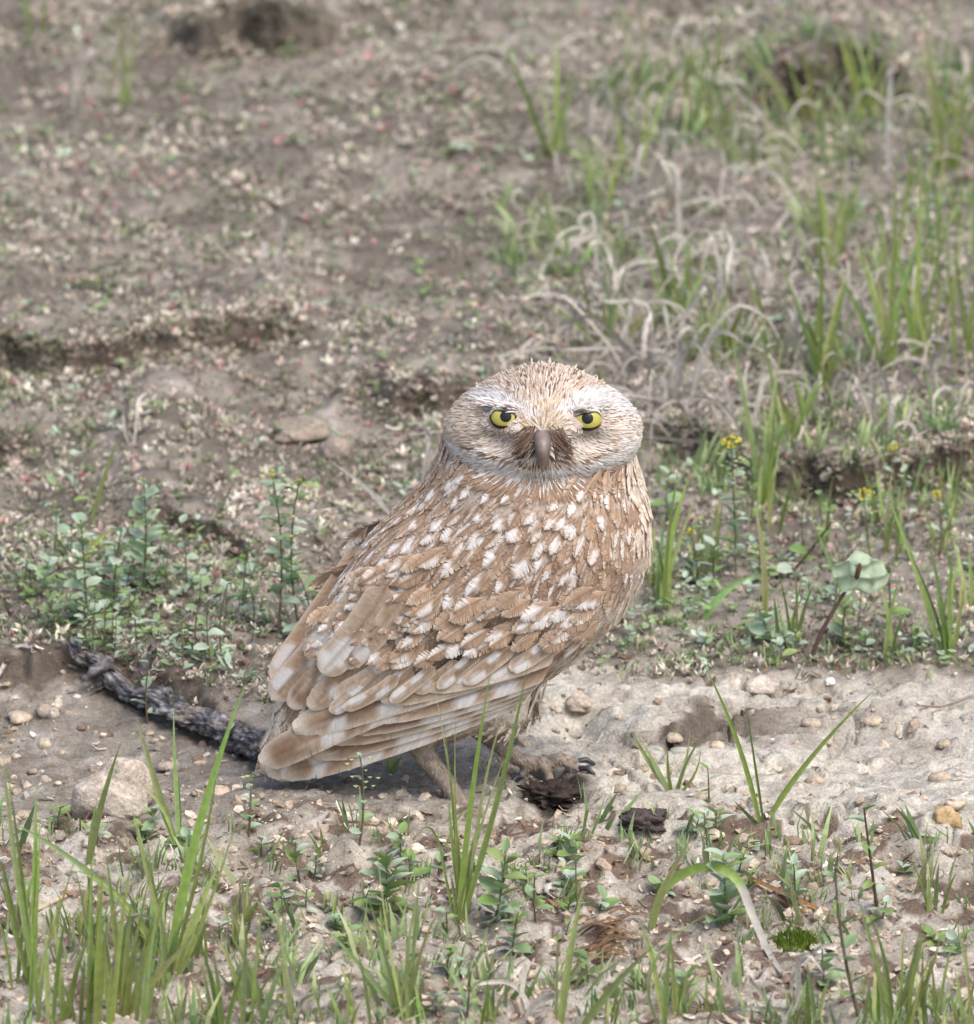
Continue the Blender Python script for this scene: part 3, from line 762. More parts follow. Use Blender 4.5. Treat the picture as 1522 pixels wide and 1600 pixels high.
for (ex, ey), sg in (((786, 652), -1), ((919, 654), 1)):      # pale brow feathers hanging over the upper lid
    for k in range(150):
        u_ = rf.uniform(-1, 1); px = ex + u_ * 25; py = ey - 13.5 - sg * u_ * 4.5 + rf.uniform(-8, 2.5)
        h = bvh.ray_cast(Vector(CAM), Vector(ray(px, py)).normalized())
        if h[0] is None: continue
        p = np.array(h[0]); n = np.array(h[1]); L = rf.uniform(.003, .0065); d2 = np.array([sg * 1.0, -.2 + rf.normal(0, .12), rf.uniform(-.1, .45)]); d2 /= np.linalg.norm(d2)
        y = np.cross(d2, [0, .72, -.7]); y /= np.linalg.norm(y); cc = WH * rf.uniform(.62, .88) if py < ey - 11 or rf.random() < .3 else np.array(lin(120, 100, 84)) * rf.uniform(.6, 1.05)
        V = []
        for t, wf in ((0, .6), (.4, 1), (.75, .8), (1.0, .2)):
            for s in (-1, 1): V.append(p + d2 * L * t + n * (.0006 + .0010 * math.sin(2.2 * t)) - FWD * (.0028 - .0012 * abs(u_)) + y * s * .0004 * wf)
        hp.add(np.array(V), np.array([(0, 1, 3, 2), (2, 3, 5, 4), (4, 5, 7, 6)]), np.tile(cc, (8, 1)))
for sgn in (-1, 1):                           # dark bristles curving down beside the bill
    for k in range(70):
        px = 848 + sgn * rf.uniform(9, 30); py = rf.uniform(666, 694)
        h = bvh.ray_cast(Vector(CAM), Vector(ray(px, py)).normalized())
        if h[0] is None: continue
        p = np.array(h[0]); n = np.array(h[1]); L = rf.uniform(.006, .011); d2 = np.array([sgn * rf.uniform(.1, .8), -.28, -rf.uniform(.5, 1)]); d2 /= np.linalg.norm(d2)
        y = np.cross(d2, [0, 1, 0]); y /= np.linalg.norm(y); cc = np.array(lin(95, 78, 66)) * rf.uniform(.35, 2.2)
        V = []
        for t, wf in ((0, 1), (.4, 1), (.75, .7), (1.0, .2)):
            for s in (-1, 1): V.append(p + d2 * L * t + n * .0012 + np.array([sgn, 0, 0]) * .002 * t * t + y * s * .00022 * wf)
        hp.add(np.array(V), np.array([(0, 1, 3, 2), (2, 3, 5, 4), (4, 5, 7, 6)]), np.tile(cc, (8, 1)))
# fine down on the legs
lsel = (pyb := PX(pp0[:, 0], pp0[:, 1], pp0[:, 2]))[1] > 1120
for p, n in zip(pp0[lsel][:3800], nr0[lsel][:3800]):
    d2 = np.array([.45, -.1, -1]) + rf.normal(0, .25, 3); d2 -= n * d2.dot(n) * .9; d2 /= np.linalg.norm(d2); L = rf.uniform(.0012, .0030); y = np.cross(n, d2); y /= np.linalg.norm(y)
    V = np.array([p + y * .00022, p - y * .00022, p + d2 * L * .6 - y * .0002 + n * .0005, p + d2 * L * .6 + y * .0002 + n * .0005]); V2 = np.array([V[3], V[2], p + d2 * L + n * .0003 - y * .00005, p + d2 * L + n * .0003 + y * .00005])
    cc = np.array(lin(178, 160, 140)) * rf.uniform(.5, 1.1)
    hp.add(np.concatenate([V, V2]), np.array([(0, 1, 2, 3), (4, 5, 6, 7)]), np.tile(cc, (8, 1)))
ho = hp.build('head_plumage', M['feather'], owl, OB); ho['kind'] = 'stuff'
print('head', n_h)

# ---- eyes: yellow ball, black pupil, dark rim, heavy slanting upper lid
def cap(center, rad, ax, up, a0, a1, n=32, m=8, squash=1.0):
    """band of a sphere between polar angles a0..a1 about axis ax"""
    ax = ax / np.linalg.norm(ax); u = np.cross(up, ax); u /= np.linalg.norm(u); v = np.cross(ax, u)
    V = []; F = []
    for i in range(m + 1):
        a = a0 + (a1 - a0) * i / m
        for k in range(n):
            t = 2 * math.pi * k / n
            V.append(center + rad * (math.cos(a) * ax + math.sin(a) * (math.cos(t) * u + math.sin(t) * v * squash)))
    for i in range(m):
        for k in range(n):
            F.append((i * n + k, i * n + (k + 1) % n, (i + 1) * n + (k + 1) % n, (i + 1) * n + k))
    return np.array(V), np.array(F)
def lids(c, R, ax, sg, A, Bt, Bb, slant, n=56, m=7):
    """skin round the eye opening: an oval with a straight slanting upper edge, lying on a sphere"""
    u = np.cross(UP, ax); u /= np.linalg.norm(u); v = np.cross(ax, u); V = []; C = []; F = []
    for i in range(m + 1):
        for k in range(n):
            t = 2 * math.pi * k / n; ct, st = math.cos(t), math.sin(t)
            r = 1 / math.sqrt((ct / A) ** 2 + (st / Bb) ** 2)
            den = st - slant * ct
            if den > 1e-4: r = min(r, Bt / den)
            f = i / m; rr = r + (0.0068 - r) * f if r < 0.0066 else r + .0003 * f
            rr = min(rr, R * .985)
            V.append(c - ax * .0009 * f * f + ax * math.sqrt(R * R - rr * rr) + (u * ct + v * st) * rr); C.append(np.array([.03, .025, .022]) if i <= (1 if st > .15 else 3) else (np.array(lin(214, 204, 194)) * (.25 + .7 * min(1, (i - 1) / 3)) if st > .15 else np.array(lin(176, 160, 144)) * (.3 + .6 * min(1, (i - 3) / 3))))
    for i in range(m):
        for k in range(n): F.append((i * n + k, i * n + (k + 1) % n, (i + 1) * n + (k + 1) % n, (i + 1) * n + k))
    return np.array(V), np.array(F), np.array(C)
for (ex, ey), E, sg, off, A in (((787, 652), EYES[0], -1, 4.0, 0.0057), ((918, 655), EYES[1], 1, -1.0, 0.0068)):
    ax = -FWD + np.array([sg * 0.10, 0, 0.0]); ax /= np.linalg.norm(ax)
    R = 0.0086
    c = P(ex, ey, E[1]) - ax * (R - 0.0036)
    V, F = cap(c, R, ax, UP, 0.0, 0.84, 36, 12)
    eye = mesh_np('eye', V - OB, F, None, M['iris'], owl)
    V, F = cap(c, R + 0.00012, ax + RT * off * 0.04 + UP * 0.05, UP, 0, 0.31, 28, 5)
    mesh_np('pupil', V - OB, F, None, M['pupil'], eye)
    V, F, C = lids(c, R + 0.0005, ax, sg, A, 0.0026, 0.0041, 0.20 * sg)
    mesh_np('eyelid', V - OB, F, C, M['skin'], eye)
# ---- bill: strongly hooked, grey mauve with a yellowish ridge
def build_beak():
    V = []; C = []; n = 14
    path = [((847, 670), 0.0005, 9), ((847, 677), -.0030, 13.0), ((848, 688), -.0062, 15.0), ((848, 700), -.0082, 14.0), ((848, 712), -.0086, 11.5), ((848, 722), -.0076, 8.2), ((848, 731), -.0060, 4.6), ((848, 738), -.0040, 1.2)]
    y0 = BILL[1]
    for i, ((px, py), dy, r) in enumerate(path):
        c = P(px, py, y0 + dy + 0.003)
        for k in range(n):
            t = 2 * math.pi * k / n
            yy = -math.cos(t); rr = r * S
            ridge = 1 + 0.25 * max(0, math.cos(t)) ** 6
            V.append(c + np.array([math.sin(t) * rr * 0.92, yy * rr * 0.85 * ridge, 0]))
            base = np.array(lin(104, 92, 92)); e = np.array(lin(160, 142, 112))
            f = max(0, math.cos(t)) ** 3
            cc = base + (e - base) * (0.25 * f + 0.65 * sstep(4, 7, np.array(float(i))))
            C.append(cc * (0.75 + 0.3 * f))
    F = []
    for i in range(len(path) - 1):
        for k in range(n): F.append((i * n + k, i * n + (k + 1) % n, (i + 1) * n + (k + 1) % n, (i + 1) * n + k))
    mesh_np('beak', np.array(V) - OB, F, np.array(C), M['horn'], owl)
build_beak()
# ---- claws
for b, m_, e in TOES:
    d = e - m_; d[2] = 0; d /= np.linalg.norm(d)
    bm = bmesh.new()
    pts = [e - d * 0.001 + np.array([0, 0, .0008]), e + d * 0.003 + np.array([0, 0, .0016]), e + d * 0.0065 + np.array([0, 0, -.0008]), e + d * 0.008 + np.array([0, 0, -.004])]
    tube(bm, pts, [0.0015, 0.0014, 0.0009, 0.0003], 8)
    me = bpy.data.meshes.new('claw'); bm.to_mesh(me); bm.free()
    v = np.array([x.co for x in me.vertices]); f = [list(p.vertices) for p in me.polygons]; f = [x for x in f if len(x) == 4]
    mesh_np('claw', v - OB, f, np.tile(np.array([.03, .03, .034]), (len(v), 1)), M['claw'], owl); bpy.data.meshes.remove(me)
# ------------------------------------------------------------------ vegetation and litter
rv = np.random.default_rng(23)
def bez(p0, p1, p2, n):
    t = np.linspace(0, 1, n)[:, None]
    return (1 - t) ** 2 * p0 + 2 * t * (1 - t) * p1 + t * t * p2
def blade_arrays(path, W, facing, c0, c1, taper=2.2, fold=0.22, base=0.6, seg_noise=0.0):
    n = len(path); t = np.linspace(0, 1, n)
    tan = np.gradient(path, axis=0); tan /= np.linalg.norm(tan, axis=1)[:, None]
    f = np.asarray(facing, float); side = np.cross(tan, f); ln = np.linalg.norm(side, axis=1)[:, None]; side /= np.maximum(ln, 1e-6)
    nr = np.cross(side, tan)
    w_ = W * np.minimum(1, base + t * 2.0) * np.clip(1 - t ** taper, 0.02, 1)
    V = np.concatenate([path + side * w_[:, None] * .5, path - nr * (w_ * fold)[:, None], path - side * w_[:, None] * .5])
    i = np.arange(n - 1)
    F = np.concatenate([np.stack([i, i + 1, n + i + 1, n + i], 1), np.stack([n + i, n + i + 1, 2 * n + i + 1, 2 * n + i], 1)])
    c = np.array(c0) + (np.array(c1) - np.array(c0)) * t[:, None]
    C = np.concatenate([c * 1.06, c * 0.9, c * 0.98])
    return V, F, C
GREEN = [lin(136, 158, 84), lin(122, 146, 78), lin(146, 164, 100), lin(130, 152, 96)]
YELG = lin(160, 160, 92); STRAW = lin(190, 176, 138); GREYD = lin(178, 172, 164)
def blade(parent, base, pts, Wpx, c0=None, c1=None, lean=None, name='blade', n=9, facing=None, mat='blade', fold=0.22, taper=2.2):
    """pts: one or two photo points (control, tip); the blade leaves its base and ends there"""
    lean = rv.uniform(-0.02, 0.02) if lean is None else lean
    tip = P(*pts[-1], base[1] + lean)
    if len(pts) == 2: ctl = P(*pts[0], base[1] + lean * 0.4)
    else:
        ctl = (base + tip) / 2 + np.array([(base[0] - tip[0]) * rv.uniform(0.0, 0.25), 0, abs(tip[2] - base[2]) * 0.08])
        ctl[0] = base[0] + (ctl[0] - base[0]) * rv.uniform(0.7, 1.0)
    path = bez(base - np.array([0, 0, .003]), ctl, tip, n)
    g = np.array(GREEN[rv.integers(4)]) * rv.uniform(0.75, 1.15); g = g * (1 + rv.normal(0, .06, 3))
    c0 = g * np.array([1.15, 1.02, 1.0]) if c0 is None else np.array(c0); c1 = (g * rv.uniform(0.9, 1.15) if rv.random() < .7 else (g + np.array(STRAW)) / 2) if c1 is None else np.array(c1)
    fc = np.array([rv.uniform(-.8, .8), -1, rv.uniform(-.1, .3)]) if facing is None else facing
    V, F, C = blade_arrays(path, Wpx * S, fc, c0, c1, fold=fold, taper=taper)
    return mesh_np(name, V - np.array(parent.location), F, C, M[mat], parent)
def tuft(label, bpx, tips, group=None, spread=10, wr=(7, 12), name='grass_tuft', cat='grass tuft', **kw):
    b = G(*bpx); t = thing(name, label, cat, b, group)
    for tp in tips:
        if len(tp) == 2: pts = [tp]; W = rv.uniform(*wr)
        elif len(tp) == 3: pts = [tp[:2]]; W = tp[2]
        else: pts = [tp[:2], tp[2:4]]; W = tp[4] if len(tp) > 4 else rv.uniform(*wr)
        ox = rv.uniform(-spread, spread); oy = rv.uniform(-4, 4)
        bb = G(bpx[0] + ox, bpx[1] + oy)
        blade(t, bb, pts, W, **kw)
    return t
def fill(t, bpx, n, hpx, spread, leanpx, wr=(4, 8), **kw):
    for k in range(n):
        bb = G(bpx[0] + rv.uniform(-spread, spread), bpx[1] + rv.uniform(-8, 8))
        x, y = PX(*bb); h = rv.uniform(*hpx); l = rv.uniform(-leanpx, leanpx)
        blade(t, bb, [(x + l * .35, y - h * .65), (x + l, y - h)], rv.uniform(*wr), **kw)
# --- foreground grass
t = tuft('green grass tuft at the edge of the hollow beside the pale rounded stone', (52, 1535), [(12, 1300, 4, 1165, 9), (40, 1380, 8, 1180, 9), (54, 1380, 57, 1222, 11), (62, 1400, 62, 1270, 7), (90, 1440, 120, 1330, 6), (20, 1450, 2, 1360, 9), (35, 1440, 40, 1345, 7)]); fill(t, (40, 1545), 5, (60, 140), 30, 25)
t = tuft('single broad grass blade leaning over the pale rounded stone', (135, 1352), [(150, 1270, 190, 1157, 15), (140, 1300, 152, 1250, 8)], spread=3)
t = tuft('tall grass tuft with broad splayed blades by the dark charred branch', (278, 1318), [(240, 1220, 214, 1122, 13), (272, 1200, 271, 1105, 8), (262, 1250, 205, 1212, 6), (282, 1260, 278, 1200, 6)], spread=5)
t = tuft('large green grass clump with a wide upright blade reaching the owl tail', (265, 1520), [(300, 1280, 386, 1062, 17), (325, 1330, 345, 1160, 0.1 + 7), (230, 1380, 205, 1255, 9), (236, 1400, 230, 1300, 8), (310, 1410, 342, 1352, 16), (250, 1430, 232, 1340, 10), (180, 1360, 0, 1276, 13), (205, 1370, 105, 1358, 9), (330, 1420, 370, 1280, 8)], spread=14); fill(t, (250, 1540), 7, (80, 190), 34, 40, (6, 11))
t = tuft('pale based grass clump with short thick blades left of the large clump', (188, 1592), [(178, 1420, 165, 1330, 12), (200, 1470, 205, 1400, 10), (150, 1500, 130, 1430, 9), (172, 1500, 158, 1440, 9), (232, 1480, 262, 1390, 10), (240, 1520, 318, 1450, 12), (205, 1500, 240, 1340, 9)], spread=14, c0=YELG); fill(t, (200, 1600), 9, (80, 180), 40, 40, (6, 11))
t = tuft('slender grass tuft with upright blades crossing in front of the owl wing', (722, 1440), [(735, 1230, 768, 1040, 11), (790, 1230, 826, 1030, 10), (740, 1250, 795, 1085, 7), (712, 1290, 694, 1130, 6), (716, 1260, 672, 1035, 4), (708, 1260, 712, 1110, 4), (750, 1300, 762, 1182, 6), (700, 1290, 702, 1248, 8), (728, 1350, 746, 1290, 10), (742, 1300, 790, 1180, 7), (690, 1350, 682, 1285, 5)], spread=9); fill(t, (722, 1445), 4, (60, 130), 10, 22, (5, 9))
tuft('thin bent grass blade drooping over the soil below the owl legs', (690, 1330), [(720, 1235, 760, 1274, 4), (672, 1250, 640, 1330, 4)], spread=4)
t = tuft('lone upright grass blade beside the rusty bark chip', (872, 1605), [(888, 1480, 914, 1378, 15), (870, 1500, 872, 1440, 5)], spread=3)
t = tuft('broad grass blade arching past the rusty bark chip', (900, 1610), [(950, 1540, 1030, 1470, 14)], spread=3)
t = tuft('thin grass tuft with dry tips on littered soil below the owl legs', (638, 1600), [(640, 1450, 662, 1330, 7), (655, 1460, 690, 1420, 6), (600, 1480, 575, 1400, 7), (560, 1500, 500, 1440, 9), (596, 1420, 590, 1330, 5), (630, 1480, 652, 1400, 9), (640, 1480, 632, 1420, 6)], spread=8); fill(t, (635, 1605), 5, (80, 170), 12, 30)
tuft('short grass blade with broad base on littered soil beside the thin tuft', (598, 1530), [(600, 1490, 594, 1410, 10)], spread=2)
t = tuft('pair of long grass blades spread in a V on the pale crust', (1192, 1283), [(1160, 1150, 1096, 1030, 9), (1240, 1200, 1372, 1072, 11), (1178, 1180, 1164, 1092, 5), (1170, 1275, 1146, 1250, 9)], spread=7)
t = tuft('squat grass tuft of stiff blades on the crust before the owl foot', (1050, 1240), [(1010, 1190, 985, 1140, 11), (1020, 1190, 1004, 1158, 10), (1060, 1200, 1104, 1140, 7), (1075, 1200, 1078, 1140, 7), (980, 1235, 915, 1240, 7), (1094, 1220, 1095, 1168, 6), (1040, 1200, 1044, 1170, 7)], spread=10)
t = tuft('bent grass blade folded over with a dry grey end', (1016, 1452), [(1030, 1380, 1086, 1304, 12)], spread=3)
V = np.array([G(1016, 1450), P(1040, 1385, G(1016, 1450)[1]), P(1100, 1355, G(1016, 1450)[1] - .005), P(1150, 1372, G(1016, 1450)[1] - .012), P(1180, 1440, G(1016, 1450)[1] - .02), P(1215, 1510, G(1100, 1500)[1] - .02), G(1285, 1592, .004)])
def spline(Pn, n):
    Pn = np.asarray(Pn, float); m = len(Pn); u = np.linspace(0, m - 1, n); out = []
    for q in u:
        i = min(int(q), m - 2); f = q - i
        a, b, c, d = Pn[max(i - 1, 0)], Pn[i], Pn[i + 1], Pn[min(i + 2, m - 1)]
        out.append(0.5 * ((2 * b) + (c - a) * f + (2 * a - 5 * b + 4 * c - d) * f * f + (3 * b - a - 3 * c + d) * f ** 3))
    return np.array(out)
Vv, Ff, Cc = blade_arrays(spline(V, 26), 15 * S, (0.2, -1, .25), GREEN[0], GREYD, taper=4)
Cc = np.where((np.tile(np.linspace(0, 1, 26), 3) > .55)[:, None], np.array(GREYD), np.array(GREEN[0]) * 1.1)
mesh_np('blade', Vv - np.array(t.location), Ff, Cc, M['blade'], t)
t = tuft('pale green grass clump under the leafy herbs on brown littered soil', (1400, 1600), [(1370, 1500, 1340, 1400, 10), (1390, 1480, 1352, 1420, 9), (1430, 1500, 1440, 1440, 8), (1462, 1520, 1470, 1455, 10), (1450, 1500, 1438, 1450, 6), (1410, 1520, 1412, 1440, 6)], spread=26); fill(t, (1400, 1605), 12, (60, 140), 60, 30, (5, 9))
t = tuft('sparse grass clump on brown littered soil beside the folded blade', (1040, 1608), [(1040, 1540, 1050, 1440, 10), (1020, 1480, 1000, 1440, 9), (960, 1500, 1120, 1420, 6)], spread=10)
for k, (x, y, h, n) in enumerate([(610, 1205, 45, 6), (128, 1300, 30, 3), (440, 1560, 60, 6), (760, 1600, 60, 6), (500, 1330, 40, 3), (1240, 1600, 70, 6), (330, 1600, 90, 7), (830, 1560, 40, 3), (1500, 1600, 70, 6), (960, 1600, 60, 5), (1110, 1590, 60, 5), (90, 1600, 80, 6), (560, 1590, 60, 5)]):
    t = thing('grass_tuft', 'small green grass tuft sprouting from bare foreground soil', 'grass tuft', G(x, y), 'small tufts on the bare soil')
    fill(t, (x, y), n, (h * .5, h * 1.15), 14, 26, (4, 8))
for k in range(24):
    x = rv.choice([rv.uniform(0, 480), rv.uniform(0, 480), rv.uniform(0, 1520)]); y = rv.uniform(1400, 1608) if k < 24 else rv.uniform(1300, 1420); h = rv.uniform(45, 120) * (1 if k < 24 else .6)
    t = thing('grass_tuft', 'small green grass tuft sprouting from bare foreground soil', 'grass tuft', G(x, y), 'small tufts on the bare soil')
    fill(t, (x, y), int(rv.integers(3, 8)), (h * .45, h * 1.2), 15, 34, (4, 9))
t = tuft('wide green grass clump with many crossing blades in the foreground beside the large clump', (120, 1600), [], None); fill(t, (120, 1604), 14, (110, 270), 80, 60, (7, 12))
t = tuft('tall thin green grass clump by the edge of the foreground soil', (400, 1610), [], None); fill(t, (400, 1608), 11, (90, 230), 60, 60, (6, 11))
t = tuft('mixed green grass clump on the foreground soil below the slender upright grass', (560, 1612), [], None); fill(t, (560, 1608), 6, (60, 150), 60, 50, (4, 8))
t = tuft('loose pale grass clump beside the tall stemmed blue green herb', (1470, 1606), [], None); fill(t, (1470, 1606), 8, (80, 170), 55, 40, (4, 7))
# --- grass behind the owl
G1 = 'tall green grass tufts on the far ground'
t = tuft('bright green grass tuft standing close behind the owl breast', (1030, 950), [(1035, 860, 1080, 735, 14), (1040, 840, 1062, 720, 9), (1045, 880, 1090, 770, 13), (1028, 880, 1040, 800, 10), (1010, 960, 1004, 900, 9)], spread=8); fill(t, (1035, 950), 4, (60, 150), 14, 26)
t = tuft('green grass tuft beside the tall yellow flowered herb', (1195, 790), [(1180, 690, 1140, 515, 14), (1200, 660, 1222, 540, 11), (1205, 690, 1252, 620, 8), (1208, 700, 1212, 610, 9), (1215, 740, 1218, 690, 7)], spread=12); fill(t, (1195, 790), 5, (80, 170), 16, 30)
t = tuft('green grass tuft behind the bare crust beside the pale crumpled leaf', (1480, 1025), [(1440, 900, 1385, 770, 11), (1470, 900, 1448, 845, 9), (1480, 900, 1490, 860, 8), (1470, 960, 1420, 860, 8), (1500, 960, 1510, 900, 8)], spread=10); fill(t, (1480, 1025), 4, (60, 120), 14, 24)
tuft('two broad grass blades growing before the crumpled pale leaf', (1193, 965), [(1200, 880, 1178, 780, 14), (1195, 900, 1196, 860, 8)], spread=4)
tuft('grass blade bending low across the ground behind the owl breast', (1098, 968), [(1120, 915, 1195, 893, 13)], spread=3)
tuft('lone grass blade rising behind small herbs by the stone hump', (142, 818), [(160, 740, 190, 676, 10)], spread=2)
tuft('broad grass blades leaning over the herbs near the charred branch', (118, 895), [(140, 840, 182, 826, 11), (100, 840, 60, 820, 7), (150, 850, 260, 790, 4)], spread=5)
tuft('grass blades growing beside the crumpled pale leaf', (1325, 930), [(1300, 880, 1268, 812, 9), (1312, 880, 1298, 842, 9), (1340, 870, 1400, 800, 4)], spread=6)
far_tufts = [((1290, 602), [(1250, 480, 1208, 380), (1262, 520, 1230, 440), (1300, 500, 1330, 430), (1286, 480, 1282, 330), (1300, 540, 1312, 470)]),
    ((1385, 575), [(1370, 480, 1340, 380), (1395, 480, 1450, 330), (1400, 420, 1400, 240), (1380, 500, 1372, 430), (1350, 480, 1300, 420)]),
    ((1430, 555), [(1440, 430, 1438, 200), (1450, 450, 1490, 320), (1420, 470, 1395, 360), (1445, 480, 1470, 400)]),
    ((1480, 275), [(1460, 150, 1440, 0), (1490, 170, 1522, 90), (1475, 120, 1482, 20), (1500, 200, 1530, 140), (1470, 200, 1455, 100)]),
    ((865, 245), [(830, 160, 782, 60), (868, 150, 872, 50), (880, 170, 905, 80), (860, 190, 842, 130)]),
    ((1262, 195), [(1215, 130, 1135, 45), (1250, 150, 1230, 90)]),
    ((1345, 185), [(1330, 120, 1306, 30), (1350, 140, 1352, 80)]),
    ((952, 548), [(910, 500, 845, 472), (950, 510, 940, 460), (990, 500, 1040, 470)]),
    ((1062, 500), [(1040, 420, 1010, 330), (1070, 440, 1078, 380), (1055, 460, 1050, 400)]),
    ((1240, 690), [(1225, 640, 1210, 590), (1250, 640, 1290, 580)]), ((1510, 560), [(1500, 470, 1490, 380), (1515, 480, 1535, 400)]),
    ((1300, 420), [(1290, 330, 1278, 250), (1310, 350, 1330, 290)]), ((1460, 420), [(1462, 330, 1478, 220), (1450, 350, 1440, 280)]),
    ((190, 165), [(190, 80, 188, 10), (198, 110, 200, 60)]), ((66, 60), [(66, 20, 76, -40)]), ((930, 320), [(925, 270, 915, 215), (940, 280, 955, 230)]), ((1130, 560), [(1140, 510, 1170, 470), (1120, 530, 1090, 500)])]
FTL = ['green tuft of five blades behind the tall yellow flowered herb', 'green tuft with blades of many lengths among the dead grass', 'tall green tuft with one very long blade above the dead grass', 'tallest dense green tuft on the upper ground beyond the dead grass', 'dense dark green tuft on the ground far behind the owl head', 'leaning green tuft beside the far hollow bank', 'short green tuft standing just behind the far hollow bank', 'low green tuft spreading sideways behind the owl crown', 'small green tuft inside the tangle of curled dead grass', 'short forked green tuft behind the yellow flowered herb and the bank', 'two bladed green tuft beside the largest green tufts', 'small pale green tuft between dead grass and the far hollow bank', 'slim green tuft below the tallest dense tuft', 'bright single clump of green blades on the open far dry ground', 'lone green blade tip at the far corner of the dry ground', 'small green tuft below the dense dark tuft behind the owl head', 'low forked green tuft in the dead grass behind the owl shoulder']
for (b, tp), lb in zip(far_tufts, FTL):
    t = tuft(lb, b, tp, group=G1, wr=(8, 13), spread=12)
    fill(t, b, 6 if b[0] > 900 else 2, (60, 200), 24, 60, (4, 8))
for k in range(26):
    x, y = rv.uniform(860, 1530), rv.uniform(90, 720)
    if k > 15: x, y = rv.uniform(1180, 1530), rv.uniform(180, 600)
    t = thing('grass_tuft', 'thin wispy green grass tuft scattered among the far dead grass', 'grass tuft', G(x, y), 'wispy tufts among the far dead grass')
    fill(t, (x, y), int(rv.integers(2, 6)), (70, 190), 20, 70, (4, 7))
for k in range(16):
    x, y = rv.uniform(1000, 1525), rv.uniform(800, 1040)
    t = thing('grass_tuft', 'slim green grass tuft in the weeds behind the pale crust', 'grass tuft', G(x, y), 'slim tufts in the weeds behind the crust')
    fill(t, (x, y), int(rv.integers(3, 6)), (45, 130), 12, 30, (5, 9))
# --- dead grass
GD = 'dead grass tufts on the far ground'
def dead(b, n, hpx, lean, label='curled grey dead grass tuft on the far dry ground', group=GD, wr=(4, 10), spread=24):
    t = thing('dead_grass_tuft', label, 'dead grass', G(*b), group)
    for k in range(n):
        bb = G(b[0] + rv.uniform(-spread, spread), b[1] + rv.uniform(-10, 10)); x, y = PX(*bb); h = rv.uniform(*hpx); l = rv.uniform(-lean, lean); Y = bb[1]
        cu = rv.uniform(-.4, 1.0); lie = rv.random() < .3
        if lie: h *= .25; l *= 1.5
        jt = lambda s_: np.array([rv.normal(0, s_), rv.normal(0, s_), rv.normal(0, s_ * .5)]) * S
        pts = [bb - np.array([0, 0, .003]), P(x + l * rv.uniform(.05, .45), y - h * rv.uniform(.35, .65), Y) + jt(6), P(x + l * rv.uniform(.5, .85), y - h * rv.uniform(.75, 1.0), Y + rv.uniform(-.01, .01)) + jt(8), P(x + l * (1 + .3 * cu), y - h * (1 - .2 * cu), Y + rv.uniform(-.02, .02)) + jt(8), P(x + l * (1.15 + .4 * abs(cu)), y - h * (.95 - .5 * cu), Y + rv.uniform(-.02, .02))]
        c = np.array(lin(*[int(v) for v in np.array([204, 196, 184]) + rv.uniform(-30, 20)])) * rv.uniform(.85, 1.05)
        V, F, C = blade_arrays(spline(pts, 14), rv.uniform(*wr) * S, (rv.uniform(-.8, .8), -1, rv.uniform(-.3, .6)), c * .8, c, taper=3, fold=.3)
        mesh_np('blade', V - np.array(t.location), F, C, M['dry'], t)
    return t
DTL = ['thick curled dead grass tuft just behind the owl crown', 'dead grass tuft with wide arching blades behind the owl head', 'pale dead grass tuft with low sweeping blades above the owl crown', 'upright dead grass tuft beside the small green tuft in the tangle', 'tall thin dead grass tuft in the upper part of the tangle', 'sparse tall dead blades with curled tips above the tangle', 'dead grass tuft beside the dense dark green tuft', 'dead grass tuft leaning over the bank behind the yellow flowered herb', 'small dead grass tuft behind the short forked green tuft', 'curled dead grass tuft on top of the bank behind the yellow flowers', 'short dead grass tuft on the bank beside the largest green tufts', 'dead grass tuft below the short green tuft at the far hollow', 'flat dead grass tuft lying toward open ground above the owl', 'thin dead grass tuft between green tufts behind the yellow flowered herb', 'dead grass tuft wrapped round the many bladed green tuft', 'dead grass tuft below the far hollow bank on open ground', 'short dead grass tuft at the foot of the leaning green tuft', 'dead grass tuft beside the two bladed green tuft', 'small dead grass tuft at the edge of the tangle over open ground', 'dead grass tuft at the foot of the very long green blade', 'low dead grass blades lying beside the owl crown', 'two dead stalks standing alone on the open dry ground', 'few dead stalks near the bright single green clump', 'dead grass tuft among the five bladed green tuft', 'widest dead grass tuft spilling over behind the owl head and shoulder']
for b, n, h, l in [((1000, 590), 11, (60, 190), 120), ((1060, 640), 9, (60, 170), 120), ((960, 480), 8, (50, 140), 110), ((1120, 520), 7, (80, 190), 80), ((1010, 330), 9, (80, 200), 80), ((1060, 400), 5, (80, 160), 40),
                   ((930, 220), 7, (60, 130), 60), ((1150, 690), 7, (50, 150), 90), ((1290, 640), 6, (40, 110), 70), ((1380, 690), 8, (60, 130), 60), ((1470, 620), 6, (50, 110), 60), ((1400, 270), 6, (70, 180), 50),
                   ((870, 420), 6, (30, 80), 90), ((1240, 560), 5, (60, 150), 60), ((1340, 560), 6, (60, 160), 60), ((1050, 130), 5, (60, 120), 60), ((1210, 240), 5, (40, 90), 70), ((1500, 480), 5, (60, 130), 50), ((1170, 460), 5, (50, 120), 60),
                   ((1430, 480), 5, (60, 120), 50), ((880, 540), 5, (30, 70), 60), ((420, 430), 2, (60, 120), 30), ((120, 170), 3, (50, 110), 50), ((1300, 500), 5, (60, 130), 50), ((1040, 560), 7, (60, 150), 110)]:
    dead(b, n, h, l, DTL.pop(0))
dead((205, 705), 3, (60, 110), 40, 'thin grey dead stems beside the stone hump', None, (5, 7), 8)
dead((655, 770), 1, (95, 110), 20, 'grey curled dead stem rising against the owl nape', None, (8, 9), 2)
t = thing('dry_straw', 'pale straight dead stem pointing at the owl back', 'dead grass', G(600, 800))
